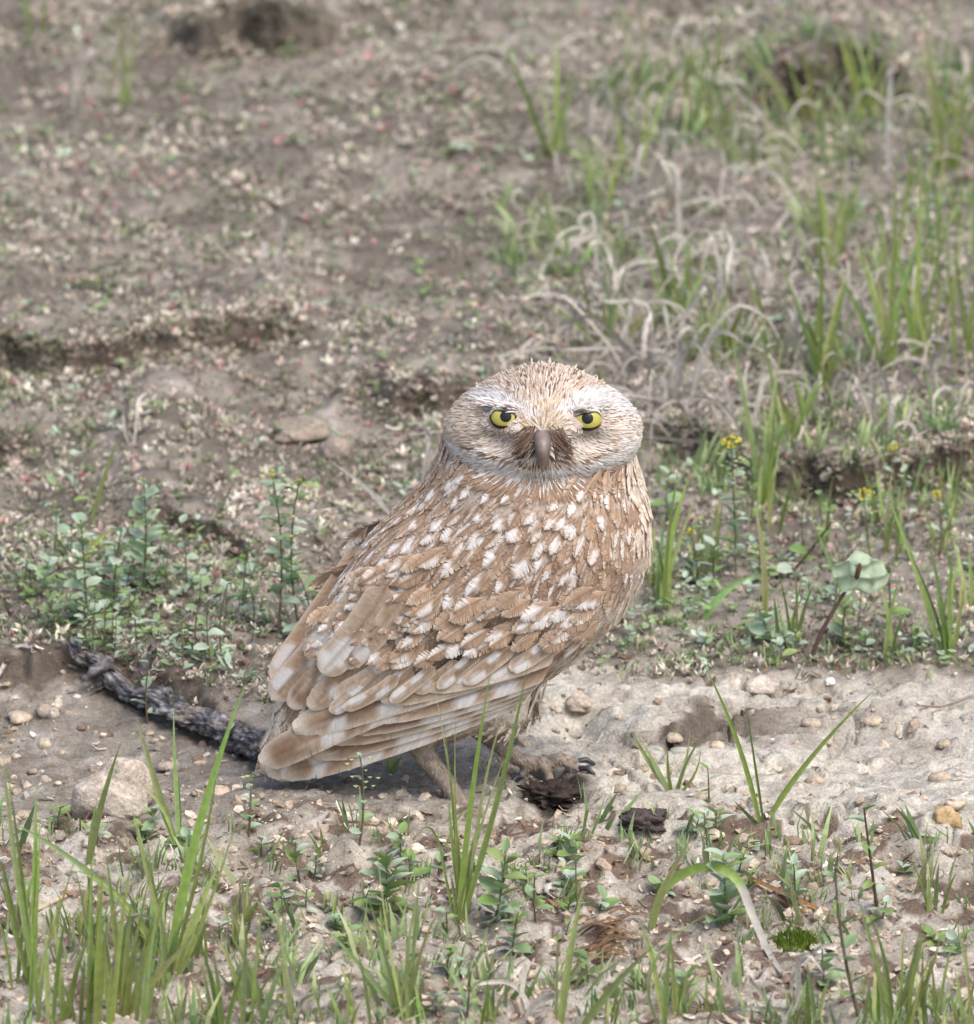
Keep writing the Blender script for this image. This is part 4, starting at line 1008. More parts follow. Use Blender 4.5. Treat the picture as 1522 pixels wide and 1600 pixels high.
V, F, C = blade_arrays(spline([G(612, 805), P(570, 760, G(612, 805)[1]), P(516, 720, G(612, 805)[1])], 10), 8 * S, (0, -1, .3), GREYD, GREYD); mesh_np('blade', V - np.array(t.location), F, C, M['dry'], t)
dead((575, 830), 2, (16, 26), 70, 'low grey arching dead blade on bare soil behind the owl back', None, (7, 9), 8)
dead((165, 1570), 4, (90, 130), 60, 'curled silvery dead grass blades in the large foreground clump', None, (10, 14), 20)
dead((470, 1590), 6, (40, 110), 80, 'silvery dead grass mat between the foreground tufts', None, (9, 15), 40)
dead((820, 1590), 5, (40, 90), 80, 'bent grey dead grass beside the lone upright blade', None, (7, 12), 40)
dead((1240, 1600), 5, (60, 120), 80, 'curving grey dead grass below the folded green blade', None, (7, 12), 40)

# --- leafy herbs: clasping oval leaves on a thin stem, some with a yellow flower head
def leaf_mesh(name, asp, cup, tone, notch=False):
    n = 7; t = np.linspace(0, 1, n); w_ = asp * 0.5 * np.sin(np.pi * np.clip(t * .93 + .05, 0, 1)) ** 0.75
    V = []; C = []
    for k, s in enumerate((-1, -.5, 0, .5, 1)):
        for i in range(n):
            V.append((t[i], s * w_[i], cup * (abs(s) ** 1.5) * w_[i] - 0.10 * t[i] ** 2 + 0.02 * math.sin(9 * t[i] + k)))
            C.append(np.array(tone) * (0.85 if s == 0 else 1.0 + .08 * s) * (0.9 + 0.2 * t[i]))
    F = []
    for k in range(4):
        for i in range(n - 1): F.append((k * n + i, k * n + i + 1, (k + 1) * n + i + 1, (k + 1) * n + i))
    o = mesh_np(name, V, F, np.array(C), M['leaf']); me = o.data; bpy.data.objects.remove(o); return me
LEAVES = [leaf_mesh('leaf', a, c, t_) for a in (0.55, 0.72) for c in (0.25, 0.6) for t_ in (lin(156, 176, 148), lin(136, 160, 114), lin(172, 186, 164))]
LEAVES_D = [leaf_mesh('leaf', .6, .3, lin(122, 148, 86)), leaf_mesh('leaf', .5, .5, lin(140, 158, 98))]
def flower_cluster(parent, top, r, colr, n=22):
    hp_ = Heap()
    for k in range(n):
        c = rv.normal(0, 1, 3); c /= np.linalg.norm(c); c = top + c * r * np.array([1, 1, .75]) * rv.uniform(.5, 1)
        s = r * rv.uniform(.16, .30); a = np.array([[1, 0, 0], [-1, 0, 0], [0, 1, 0], [0, -1, 0], [0, 0, 1], [0, 0, -1]]) * s + c
        hp_.add(a, np.array([(0, 2, 4), (2, 1, 4), (1, 3, 4), (3, 0, 4), (2, 0, 5), (1, 2, 5), (3, 1, 5), (0, 3, 5)]), np.tile(np.array(colr) * rv.uniform(.7, 1.15), (6, 1)))
    return hp_.build('flower_head', M['leaf'], parent, np.array(parent.location))
def herb(label, bpx, tpx, nl=8, ls=24, flower=None, group=None, pods=0, lean=None, stemc=lin(120, 108, 84), dark=0.0, sw=4, start=0.15):
    b = G(*bpx); t = thing('leafy_herb', label, 'herb', b, group)
    lean = rv.uniform(-.008, .008) if lean is None else lean
    top = P(*tpx, b[1] + lean); h = np.linalg.norm(top - b)
    ctl = (b + top) / 2 + np.array([rv.uniform(-.12, .12) * h, 0, 0])
    path = bez(b - np.array([0, 0, .003]), ctl, top, 9)
    bm = bmesh.new(); tube(bm, path, list(np.linspace(sw, sw * .5, 9) * S * .5), 6)
    me = bpy.data.meshes.new('s'); bm.to_mesh(me); bm.free(); v = np.array([x.co for x in me.vertices]); f = [list(p.vertices) for p in me.polygons if len(p.vertices) == 4]; bpy.data.meshes.remove(me)
    mesh_np('stem', v - b, f, np.tile(np.array(stemc), (len(v), 1)), M['leaf'], t)
    ph = rv.uniform(0, 6)
    for k in range(nl):
        u = start + (0.97 - start) * k / max(1, nl - 1); p = (1 - u) ** 2 * b + 2 * u * (1 - u) * ctl + u * u * top
        az = ph + k * 2.4 + rv.normal(0, .3); el = rv.uniform(-.15, .55) + .3 * u
        me = (LEAVES_D if rv.random() < dark else LEAVES)[0]; L_ = LEAVES_D if rv.random() < dark else LEAVES; me = L_[rv.integers(len(L_))]
        o = link_copy(me, 'leaf', t, p - b); sc = ls * S * rv.uniform(.7, 1.15) * (1.1 - .4 * u); o.scale = (sc, sc, sc)
        o.rotation_euler = (rv.normal(0, .35), -el, az)
    if pods:
        hp_ = Heap()
        for k in range(pods):
            u = rv.uniform(.6, 1); p = (1 - u) ** 2 * b + 2 * u * (1 - u) * ctl + u * u * top; a = rv.uniform(0, 6.28); r = rv.uniform(10, 24) * S
            c = p + np.array([math.cos(a) * r, math.sin(a) * r, rv.uniform(0, 10) * S]); s = rv.uniform(3.0, 5.5) * S
            V = np.array([[1, 0, .3], [0, 1, 0], [-1, 0, .3], [0, -1, 0], [0, 0, .5]]) * s + c
            hp_.add(V, np.array([(0, 1, 4), (1, 2, 4), (2, 3, 4), (3, 0, 4)]), np.tile(np.array(lin(176, 178, 128)) * rv.uniform(.7, 1.1), (5, 1)))
        hp_.build('seed_pods', M['leaf'], t, b)
    if flower: flower_cluster(t, top, flower * S, lin(214, 200, 70))
    return t
herb('tall herb with round leaves and the largest yellow flower head', (1150, 900), (1142, 692), 20, 32, 18, pods=44)
herb('thin herb with a small yellow tip and a ring of pale leaves', (1405, 850), (1396, 698), 6, 26, 9, pods=6, start=.4)
herb('herb with a flat yellow flower head over the crumpled pale leaf', (1362, 875), (1350, 772), 6, 18, 14, pods=14)
herb('small herb with a faded yellow tip beside the flat yellow flower head', (1468, 870), (1464, 772), 4, 20, 9, pods=6)
herb('low herb with a yellow tip tucked against the grass behind the owl breast', (1088, 910), (1078, 832), 6, 30, 10, dark=.5)
herb('bushy green herb with folded leaves below the tall yellow flowered herb', (1120, 915), (1118, 850), 6, 34, dark=.6)
herb('leaning dark stemmed herb with narrow green leaves behind the crust', (1225, 900), (1300, 815), 7, 34, dark=.8, stemc=lin(96, 76, 66), sw=6)
herb('tall pale herb growing from the ground cover against the owl back', (432, 990), (425, 742), 20, 40, 6, pods=26)
herb('slender pale herb with seed pods beside the owl back', (470, 985), (468, 752), 18, 36, 6, pods=30)
herb('broad leaved herb touching the owl back above the tail', (488, 990), (470, 905), 6, 44)
herb('tall herb with pale clasping leaves left of the ground cover', (138, 985), (126, 812), 17, 42, pods=10)
herb('branching pale herb with a few yellow buds behind the charred branch', (222, 930), (224, 750), 20, 40, 5, pods=16)
herb('pale herb with stacked leaves over the charred branch end', (176, 955), (190, 828), 14, 42)
herb('small bluish herb growing in front of the charred branch', (232, 1130), (236, 1020), 8, 26)
herb('sprig of pale leaves at the tip of the owl tail', (388, 1310), (392, 1208), 9, 24, pods=4)
herb('sprig of rounded leaves on soil below the owl tail', (472, 1380), (462, 1310), 7, 32, dark=.4)
herb('herb with seed pods on littered soil left of the owl legs', (560, 1320), (562, 1180), 8, 20, pods=14)
herb('leafy green herb clump in front of the owl legs', (600, 1440), (604, 1340), 24, 50, dark=.6, start=.05)
herb('leafy herb with pale undersides beside the slender upright grass', (770, 1445), (790, 1330), 18, 44, dark=.4, start=.05)
herb('low dark leaved herb at the foot of the slender upright grass', (800, 1490), (810, 1425), 10, 34, dark=.5, start=.05)
herb('small two leaved seedling beside a white flake of crust', (838, 1440), (836, 1370), 4, 34, start=.3)
herb('herb with one folded green leaf on a thin upright stem', (905, 1430), (900, 1345), 3, 34, dark=1, start=.7)
herb('round leaved herb under the folded green blade', (1132, 1450), (1130, 1335), 20, 46, dark=.3, start=.05)
herb('upright herb with small pale leaves above the folded green blade', (1108, 1350), (1100, 1270), 9, 22)
herb('slender herb with feathery leaf tips rising over the crust', (1372, 1420), (1350, 1262), 8, 34, dark=.4, stemc=lin(100, 80, 70), sw=6)
herb('tall stemmed herb with blue green leaves at the crust front', (1345, 1590), (1305, 1350), 12, 36, dark=.3, stemc=lin(110, 96, 80), sw=6)
herb('herb with small paired leaves beside the moss cushion', (1240, 1420), (1240, 1350), 8, 30)
herb('low herb with pale oval leaves right of the moss cushion', (1290, 1540), (1285, 1480), 9, 32, start=.05)
herb('low herb with cut leaves on soil beside the thin foreground tuft', (730, 1590), (735, 1540), 8, 28, dark=.5, start=.05)
herb('small herb by the squat stiff grass tuft', (1108, 1260), (1106, 1200), 4, 26, dark=.5)
GS = 'small leafy sprigs in the low ground cover'
for k in range(104):
    if k >= 70: x, y = (rv.uniform(120, 430), rv.uniform(1000, 1075)) if k < 82 else (rv.uniform(60, 500), rv.uniform(780, 1000)) if k < 90 else (rv.uniform(1000, 1520), rv.uniform(780, 1000))
    elif k < 34: x, y = rv.uniform(20, 440), rv.uniform(900, 1010)
    elif k < 52: x, y = rv.uniform(980, 1510), rv.uniform(860, 1035)
    else: x, y = rv.uniform(-20, 500), rv.uniform(840, 920)
    h = rv.uniform(18, 62) if k < 70 else rv.uniform(50, 120)
    herb('small leafy sprig with pale green leaves in the low ground cover', (x, y), (x + rv.uniform(-12, 12), y - h), int(rv.integers(4, 9)), rv.uniform(18, 30), group=GS, dark=.35, sw=3, start=.1)
for k in range(52):
    x, y = rv.uniform(10, 1510), rv.uniform(1290, 1590)
    if k > 30: x, y = rv.uniform(420, 900), rv.uniform(1330, 1480)
    h = rv.uniform(10, 40)
    herb('small green seedling on the bare foreground soil', (x, y), (x + rv.uniform(-8, 8), y - h), int(rv.integers(4, 9)), rv.uniform(20, 38), group='seedlings on the bare soil', dark=.5, sw=3, start=.1)
# crumpled pale leaf on its dark twig, with a caterpillar-like dark slit
b = G(1262, 1035); t = thing('twig_with_leaf', 'dark leaning twig holding a large crumpled pale leaf', 'twig', b)
bm = bmesh.new(); pth = spline([b - np.array([0, 0, .004]), P(1285, 985, b[1]), P(1320, 925, b[1]), P(1330, 905, b[1])], 10); tube(bm, pth, list(np.linspace(7, 4, 10) * S * .6), 7)
me = bpy.data.meshes.new('s'); bm.to_mesh(me); bm.free(); v = np.array([x.co for x in me.vertices]); f = [list(p.vertices) for p in me.polygons if len(p.vertices) == 4]; bpy.data.meshes.remove(me)
mesh_np('stem', v - b, f, np.tile(np.array(lin(98, 80, 74)), (len(v), 1)), M['dry'], t)
n = 12; V = []; C = []
for i in range(n):
    for j in range(n):
        u, v_ = i / (n - 1) * 2 - 1, j / (n - 1) * 2 - 1
        a = u * math.sqrt(1 - v_ * v_ / 2); c = v_ * math.sqrt(1 - u * u / 2)
        p = P(1346 + a * 40 + 5 * math.sin(c * 4) + 3 * math.sin(a * 9), 900 + c * 31 + 4 * math.sin(a * 5) + 3 * math.sin(9 * c + 2), b[1] - .004)
        V.append(p + np.array([0, .0025 * (a * a + c * c) + .0022 * math.sin(6 * a + 3 * c) - .0012 * math.cos(9 * c) + .002 * abs(a + .2), 0])); C.append(np.array(lin(176, 192, 162)) * (1 + .08 * math.sin(5 * a - 4 * c)))
F = [(i * n + j, i * n + j + 1, (i + 1) * n + j + 1, (i + 1) * n + j) for i in range(n - 1) for j in range(n - 1)]
lf = mesh_np('leaf', np.array(V) - b, F, np.array(C), M['leaf'], t)
bm = bmesh.new(); tube(bm, spline([P(1338, 906, b[1] - .0062), P(1341, 893, b[1] - .0066), P(1344, 880, b[1] - .0062)], 6), [.0003, .0012, .0013, .0013, .001, .0003], 8)
me = bpy.data.meshes.new('s'); bm.to_mesh(me); bm.free(); v = np.array([x.co for x in me.vertices]); f = [list(p.vertices) for p in me.polygons if len(p.vertices) == 4]; bpy.data.meshes.remove(me)
mesh_np('brown_scar', v - b, f, np.tile(np.array(lin(88, 66, 54)), (len(v), 1)), M['dry'], lf)

herb('dark green herb growing against the crumpled pale leaf', (1392, 985), (1388, 880), 10, 36, dark=.6)
herb('bluish low herb at the foot of the leaf bearing twig', (1215, 1010), (1190, 965), 8, 44, start=.05)
herb('green herb with narrow leaves in front of the leaf bearing twig', (1320, 1010), (1322, 945), 10, 34, dark=.6, start=.05)
# --- charred branch
def branch():
    pts = [(112, 986), (135, 1002), (165, 1024), (205, 1042), (245, 1064), (285, 1084), (330, 1106), (372, 1130), (420, 1156), (462, 1176)]
    rad = [9, 15, 17, 15, 18, 21, 22, 22, 24, 22]
    b = G(270, 1120); t = thing('charred_branch', 'dark charred gnarled branch lying on soil beside the owl tail', 'branch', b)
    g0, g1 = G(120, 1012), G(450, 1205); Q = []
    for (x, y), r in zip(pts, rad):
        f = (x - 112) / 350.; Y = g0[1] + (g1[1] - g0[1]) * f; p = P(x, y, Y); gz = hz(p[0], p[1]); p[2] = min(max(p[2], gz + r * S * .35), gz + r * S * 1.2); Q.append(p)
    n, m = 240, 44; path = spline(np.array(Q), n); rr = np.interp(np.linspace(0, 1, n), np.linspace(0, 1, len(rad)), rad) * S
    tan = np.gradient(path, axis=0); tan /= np.linalg.norm(tan, axis=1)[:, None]
    u = np.cross(tan, [0, 0, 1]); u /= np.linalg.norm(u, axis=1)[:, None]; v = np.cross(u, tan)
    th = np.linspace(0, 2 * np.pi, m, endpoint=False); I, TT = np.meshgrid(np.arange(n) / 90. * 34, th, indexing='ij')
    cx, sx_ = np.cos(TT), np.sin(TT)
    def n3(fa, fi, sd_): return .5 * (fbm(I * fi + 3, cx * fa + 7, 1, 3, sd_) + fbm(I * fi + 11, sx_ * fa + 9, 1, 3, sd_ + 1)) - .5
    e = n3(1.2, .10, 60); rdg = np.abs(n3(4.5, .10, 70)) * 2; kn = n3(2.5, .45, 80); fine = n3(12, .45, 90); flake = sstep(.0, .03, n3(3.5, .22, 95))
    R = rr[:, None] * (.92 + 1.3 * e + 1.3 * rdg - .25 + .28 * kn + .32 * fine + .14 * flake)
    V = path[:, None] + u[:, None] * (cx * R)[..., None] + v[:, None] * (sx_ * R * .85)[..., None]
    g = np.clip(.25 + 1.6 * kn + 2.6 * fine + .35 * flake - .6 * rdg, 0, 1)[..., None]
    C = np.array(lin(58, 56, 58)) + (np.array(lin(158, 154, 153)) - np.array(lin(58, 56, 58))) * g ** 1.6
    dirt = sstep(.06, .14, n3(1.5, .3, 101))[..., None]; C = C + (np.array(lin(150, 132, 114)) - C) * .5 * dirt
    i = np.arange(n * m).reshape(n, m); j = np.roll(i, -1, 1)
    F = np.stack([i[:-1], j[:-1], j[1:], i[1:]], -1).reshape(-1, 4)
    mesh_np('limb', V.reshape(-1, 3) - b, F, C.reshape(-1, 3), M['char'], t)
    for a, c, r0 in (((172, 1036), (126, 1064), 10), ((225, 1046), (236, 1006), 7), ((368, 1140), (372, 1180), 13), ((262, 1080), (264, 1112), 6)):
        bm = bmesh.new(); f = (a[0] - 112) / 350.; Yy = g0[1] + (g1[1] - g0[1]) * f; p0 = P(*a, Yy - .002); p1 = P(*c, Yy - .008)
        tube(bm, spline([p0, (p0 + p1) / 2 + np.array([.002, 0, .002]), p1], 9), list(np.array([1.3, 1.2, 1.1, 1.05, .9, 1., .7, .5, .15]) * r0 * S), 9)
        me = bpy.data.meshes.new('s'); bm.to_mesh(me); bm.free(); vv = np.array([x.co for x in me.vertices]) + rv.normal(0, .0006, (len(me.vertices), 3)); f = [list(p.vertices) for p in me.polygons if len(p.vertices) == 4]; bpy.data.meshes.remove(me)
        mesh_np('broken_stub', vv - b, f, np.array(lin(100, 95, 94)) * rv.uniform(.5, 1.5, (len(vv), 1)), M['char'], t)
branch()

# --- stones, clods, chips
def ico(sub):
    bm = bmesh.new(); bmesh.ops.create_icosphere(bm, subdivisions=sub, radius=1); V = np.array([v.co for v in bm.verts]); F = np.array([[v.index for v in f.verts] for f in bm.faces]); bm.free(); return V, F
IC3, IC2, IC1 = ico(4), ico(3), ico(1)
def lump(V, seed, amp=.25, fr=1.6, oct_=4):
    n = fbm(V[:, 0] + 3 + V[:, 2] * .6, V[:, 1] - 2 + V[:, 2] * .8, fr, oct_, seed) + fbm(V[:, 2] + 7, V[:, 0] * .7 - V[:, 1] * .7, fr, oct_, seed + 30) - 1
    return V * (1 + amp * 2 * n)[:, None]
def stone(name, label, cat, bpx, rx, rz, colr, seed, group=None, amp=.25, ry=None, fr=1.6, mat='clod', ic=IC2, sink=.35):
    c = G(*bpx); V, F = ic; V = lump(V, seed, amp, fr) * np.array([rx, ry or rx, rz]) * S; V[:, 2] = np.where(V[:, 2] < 0, V[:, 2] * .6, V[:, 2])
    n = fbm(V[:, 0], V[:, 1] + V[:, 2], 260, 3, seed)[:, None]
    o = mesh_np(name, V, F, np.array(colr) * (.7 + .6 * n), M[mat], None, True, c + np.array([0, 0, rz * S * (1 - 2 * sink) * .6])); tag(o, label, cat, group); return o
stone('rounded_stone', 'pale rounded stone half buried behind the foreground grass', 'stone', (180, 1268), 58, 66, lin(176, 164, 150), 3, amp=.30, ry=50, ic=ico(5), sink=.3, fr=1.1)
stone('dark_clump', 'black crumbly pellet lying on the crust below the owl foot', 'pellet', (1003, 1286), 36, 19, lin(78, 70, 68), 5, amp=.5, fr=3.5, ry=30, ic=IC3)
stone('dark_clump', 'dark crumbly clump added to darken the hollow under the owl foot', 'pellet', (864, 1246), 46, 20, lin(64, 56, 52), 6, amp=.6, fr=4, ry=34, ic=ico(5), sink=.45)  # added lump that makes the shaded hollow look darker
stone('soil_clod', 'large round clod beside the bare hollow behind the owl back', 'clod', (525, 716), 26, 30, lin(146, 134, 121), 7, amp=.16, ic=IC3, sink=.2)
stone('soil_clod', 'pale mound of soil tapering beside the large round clod', 'clod', (470, 676), 46, 20, lin(144, 132, 118), 8, amp=.2, ic=IC3, ry=60)
stone('tan_clod', 'tan fibrous clod in a crack of the pale crust', 'clod', (1480, 1288), 22, 22, lin(176, 150, 112), 9, amp=.35, fr=3)
stone('white_pebble', 'tiny white pebble on the pale crust under the feathery plants', 'pebble', (1297, 1068), 9, 8, lin(232, 228, 222), 10, amp=.2)
stone('white_flake', 'white flake of crust in front of the owl legs', 'flake', (868, 1394), 20, 12, lin(214, 205, 194), 11, amp=.4, fr=2.5)
stone('white_flake', 'white curled flake on bare soil above the moss cushion', 'flake', (1290, 1358), 10, 9, lin(234, 230, 226), 12, amp=.5, fr=2.5)
stone('crust_chunk', 'grey chunk of crust at the edge of the small bank', 'clod', (1190, 1076), 26, 16, lin(186, 174, 160), 13, amp=.3)
stone('crust_chunk', 'rough chunk of crust raised beside the little hole by the belly', 'clod', (905, 1110), 22, 16, lin(176, 162, 146), 14, amp=.4, fr=2.5)
# rusty bark chip: splintered fibres
b = G(945, 1490); t = thing('bark_chip', 'rusty brown splintered bark chip on foreground soil', 'bark chip', b)
for k in range(34):
    x = 895 + rv.uniform(0, 62); y = 1432 + k * 2.1; p0 = G(x, y + 20, .001 + rv.uniform(0, .005)); p1 = G(x + rv.uniform(25, 70), y + 12 + rv.uniform(-10, 12), .001 + rv.uniform(0, .004))
    V, F, C = blade_arrays(spline([p0, (p0 + p1) / 2 + np.array([0, 0, .003]), p1], 7), rv.uniform(2.5, 8) * S, (0, -.5, 1), np.array(lin(104, 80, 60)) * rv.uniform(.5, 1.2), np.array(lin(146, 118, 90)) * rv.uniform(.6, 1.1), taper=4, fold=.3)
    mesh_np('splinter', V - b, F, C, M['dry'], t)
for lab, pts_, wd, cc in [('orange brown dead stalk lying beside the moss cushion', [(1165, 1378), (1225, 1405), (1300, 1440)], 9, lin(164, 124, 84)), ('forked brown dead stalk under the orange brown stalk', [(1180, 1392), (1230, 1422), (1262, 1436)], 6, lin(150, 112, 80)),
                          ('dark thin twig curving over the soil right of the slender grass', [(772, 1325), (830, 1308), (890, 1300)], 5, lin(112, 88, 78)), ('pale straw lying across the soil in the large foreground clump', [(60, 1425), (100, 1410), (150, 1398)], 6, STRAW), ('thin pale straw curling on the crust front', [(1195, 1325), (1240, 1336), (1290, 1312)], 5, lin(206, 196, 178)),
                          ('thin brown root lying on the bare crust', [(1440, 1112), (1475, 1120), (1522, 1116)], 5, lin(132, 112, 96)), ('pale white root thread at the crust edge', [(1400, 1312), (1440, 1312), (1472, 1318)], 6, lin(204, 196, 186)), ('grey twig lying flat left of the charred branch', [(-5, 1040), (25, 1030), (50, 1022)], 7, lin(186, 178, 170)),
                          ('pale straw curve below the bark chip', [(905, 1500), (950, 1498), (990, 1502)], 5, lin(206, 186, 140)), ('bleached straw lying on soil behind the thin foreground tuft', [(470, 1470), (490, 1455), (520, 1470)], 8, lin(214, 206, 194)), ('white straw arc on soil left of the bark chip', [(760, 1500), (790, 1490), (815, 1504)], 7, lin(206, 202, 190))]:
    Q = [G(x, y, .003) for x, y in pts_]; V, F, C = blade_arrays(spline(Q, 12), wd * S, (0, -.6, 1), cc, cc, taper=8, fold=.5, base=.8)
    o = mesh_np('dead_stalk', V - Q[0], F, C, M['dry'], None, True, Q[0]); tag(o, lab, 'stalk')
# moss cushion
b = G(1243, 1478); hp_ = Heap()
for k in range(420):
    a = rv.uniform(0, 6.28); r = math.sqrt(rv.random()); bb = G(1243 + 34 * r * math.cos(a), 1474 + 16 * r * math.sin(a)); hgt = rv.uniform(.003, .008) * (1.1 - .5 * r)
    d = np.array([rv.normal(0, .4), rv.normal(0, .4), 1]); y = np.cross(d, [rv.normal(), -1, 0]); y /= np.linalg.norm(y)
    V = np.array([bb - y * .0004, bb + y * .0004, bb + d * hgt]); hp_.add(V, np.array([(0, 1, 2)]), np.tile(np.array(lin(96, 118, 36)) * rv.uniform(.6, 1.3), (3, 1)))
o = hp_.build('moss_cushion', M['leaf'], None, b); o.location = b; tag(o, 'bright green moss cushion on foreground soil', 'moss')
# pebbles and clods one can count
for k in range(80):
    if k < 26: x, y = rv.uniform(0, 420), rv.uniform(1110, 1300)
    elif k < 52: x, y = rv.uniform(800, 1520), rv.uniform(1080, 1320)
    else: x, y = rv.uniform(0, 1520), rv.uniform(1300, 1590)
    if 690 < x < 930 and y < 1290: continue
    r = rv.choice([6, 7, 8, 9, 11, 14, 18])
    stone('soil_pebble', 'small pale pebble of dry soil on the bare ground', 'pebble', (x, y), r, r * rv.uniform(.5, .8), np.array(lin(186, 170, 150)) * rv.uniform(.65, 1.1), 100 + k, 'small soil pebbles', amp=.35, fr=2, ry=r * rv.uniform(.7, 1.3), ic=ico(2))
# ------------------------------------------------------------------ uncountable ground cover
rs = np.random.default_rng(99)
def scatter(name, label, cat, temps, pts, sc, colr, mat, tilt=.3, smooth=False):
    """temps: list of (V,F,shade); all joined in ONE mesh"""
    n = len(pts); which = rs.integers(0, len(temps), n); Vs = []; Fs = []; Cs = []; off = 0
    yaw = rs.uniform(0, 2 * np.pi, n); tx = rs.normal(0, tilt, n); ty = rs.normal(0, tilt, n)
    for k, (V, F, sh) in enumerate(temps):
        ii = np.where(which == k)[0]
        if not len(ii): continue
        c, s = np.cos(yaw[ii])[:, None], np.sin(yaw[ii])[:, None]
        X = V[None, :, 0] * c - V[None, :, 1] * s; Y = V[None, :, 0] * s + V[None, :, 1] * c; Z = np.broadcast_to(V[None, :, 2], X.shape)
        X2 = X + Z * tx[ii][:, None]; Y2 = Y + Z * ty[ii][:, None]; Z2 = Z - X * tx[ii][:, None] - Y * ty[ii][:, None]
        W_ = np.stack([X2, Y2, Z2], -1) * sc[ii][:, None, None] + pts[ii][:, None]
        Vs.append(W_.reshape(-1, 3)); Fs.append((F[None] + (np.arange(len(ii)) * len(V))[:, None, None]).reshape(-1, F.shape[1]) + off); off += len(ii) * len(V)
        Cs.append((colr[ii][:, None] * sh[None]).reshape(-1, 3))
    o = mesh_np(name, np.concatenate(Vs), np.concatenate(Fs), np.clip(np.concatenate(Cs), 0, .9), M[mat], None, smooth)
    tag(o, label, cat, kind='stuff'); return o
def rosette(n, spread, wr, curl):
    V = []; F = []; S_ = []
    for k in range(n):
        a = 2 * math.pi * (k + rs.uniform(-.4, .4)) / n; L = rs.uniform(.55, 1.1); e = rs.uniform(.25, 1.25) * spread; w_ = rs.uniform(*wr)
        d = np.array([math.cos(a), math.sin(a)]); s_ = np.array([-d[1], d[0]]); i0 = len(V); b = rs.uniform(.6, 1.2)
        for t, wf in ((0, .35), (.55, 1), (1, .1)):
            r = L * math.sin(e) * t + .05; z = L * math.cos(e) * t - curl * t * t * rs.uniform(0, 1)
            for sg in (-1, 1):
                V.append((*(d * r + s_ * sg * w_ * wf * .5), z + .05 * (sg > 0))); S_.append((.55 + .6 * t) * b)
        F += [(i0, i0 + 1, i0 + 3, i0 + 2), (i0 + 2, i0 + 3, i0 + 5, i0 + 4)]
    S_ = np.array(S_); return np.array(V), np.array(F), np.repeat(S_[:, None], 3, 1)
def flat_leaf(n):
    V = []; F = []; S_ = []
    for k in range(n):
        a = rs.uniform(0, 6.28); d = np.array([math.cos(a), math.sin(a)]); s_ = np.array([-d[1], d[0]]); z0 = rs.uniform(.1, 1.2); el = rs.uniform(-.2, .7); L = rs.uniform(.5, 1); w_ = L * rs.uniform(.5, .75); i0 = len(V); b = rs.uniform(.7, 1.2)
        for t, wf in ((0, .2), (.35, .95), (.7, .9), (1, .25)):
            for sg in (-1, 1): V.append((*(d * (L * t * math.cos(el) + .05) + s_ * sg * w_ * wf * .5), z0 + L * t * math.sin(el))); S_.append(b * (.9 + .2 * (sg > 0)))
        F += [(i0, i0 + 1, i0 + 3, i0 + 2), (i0 + 2, i0 + 3, i0 + 5, i0 + 4), (i0 + 4, i0 + 5, i0 + 7, i0 + 6)]
    S_ = np.array(S_); return np.array(V), np.array(F), np.repeat(S_[:, None], 3, 1)
def fuzz(n, h):
    V = []; F = []; S_ = []
    for k in range(n):
        bx, by = rs.normal(0, .22, 2); a = rs.uniform(0, 6.28); L = rs.uniform(.5, 1) * h; ln = rs.uniform(.1, .7) * L; w_ = rs.uniform(.06, .12); d = np.array([math.cos(a), math.sin(a)]); s_ = np.array([-d[1], d[0]]); i0 = len(V); b = rs.uniform(.7, 1.25)
        for t, wf in ((0, .8), (.5, 1), (1, .1)):
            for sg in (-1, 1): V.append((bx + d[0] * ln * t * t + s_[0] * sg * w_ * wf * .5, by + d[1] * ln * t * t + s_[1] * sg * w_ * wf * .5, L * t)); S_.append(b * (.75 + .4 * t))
        F += [(i0, i0 + 1, i0 + 3, i0 + 2), (i0 + 2, i0 + 3, i0 + 5, i0 + 4)]
    S_ = np.array(S_); return np.array(V), np.array(F), np.repeat(S_[:, None], 3, 1)
def area_points(n, x0, x1, y0, y1, dens):
    x = rs.uniform(x0, x1, n); y = rs.uniform(y0, y1, n); px, py = PX(x, y, 0 * x); k = rs.random(n) < dens(x, y, px, py)
    x, y, px, py = x[k], y[k], px[k], py[k]; return np.stack([x, y + OV(x, y), H(x, y)], 1), px, py
def pal(n, cols_, jit=.15):
    c = np.array([lin(*q) for q in cols_])[rs.integers(0, len(cols_), n)]; return c * rs.normal(1, jit, (n, 1)).clip(.5, 1.5)
YB = gflat(761, 1060)[1]; YF = 1.75
# dry cover
pts_, px, py = area_points(134000, -.44, .44, YB - .16, YF, lambda x, y, px, py: (1 - bare_mask(x, y)) * (.38 + .62 * sstep(.38, .58, fbm(x, y, 30, 3, 31))) * (.5 + .5 * sstep(.40, .56, fbm(x, y * .6, 8, 2, 36))))
ex = []
for lx, ly, A, w_, ov, back, sd_ in LEDGES:
    if A < .011 or sd_ == 9: continue
    m_ = int(9000 * (lx[-1] - lx[0])); xx = rs.uniform(lx[0], lx[-1], m_); yy = np.interp(xx, lx, ly) - (fbm(xx, np.interp(xx, lx, ly) * .3, 40, 3, sd_) - .5) * .05 * (w_ / .02) + rs.uniform(-.1, 1.3, m_) * w_
    ex.append(np.stack([xx, yy + OV(xx, yy), H(xx, yy)], 1))
pts_ = np.concatenate([pts_] + ex)
n = len(pts_); print('dry cover', n)
clump = fbm(pts_[:, 0], pts_[:, 1], 22, 3, 33)
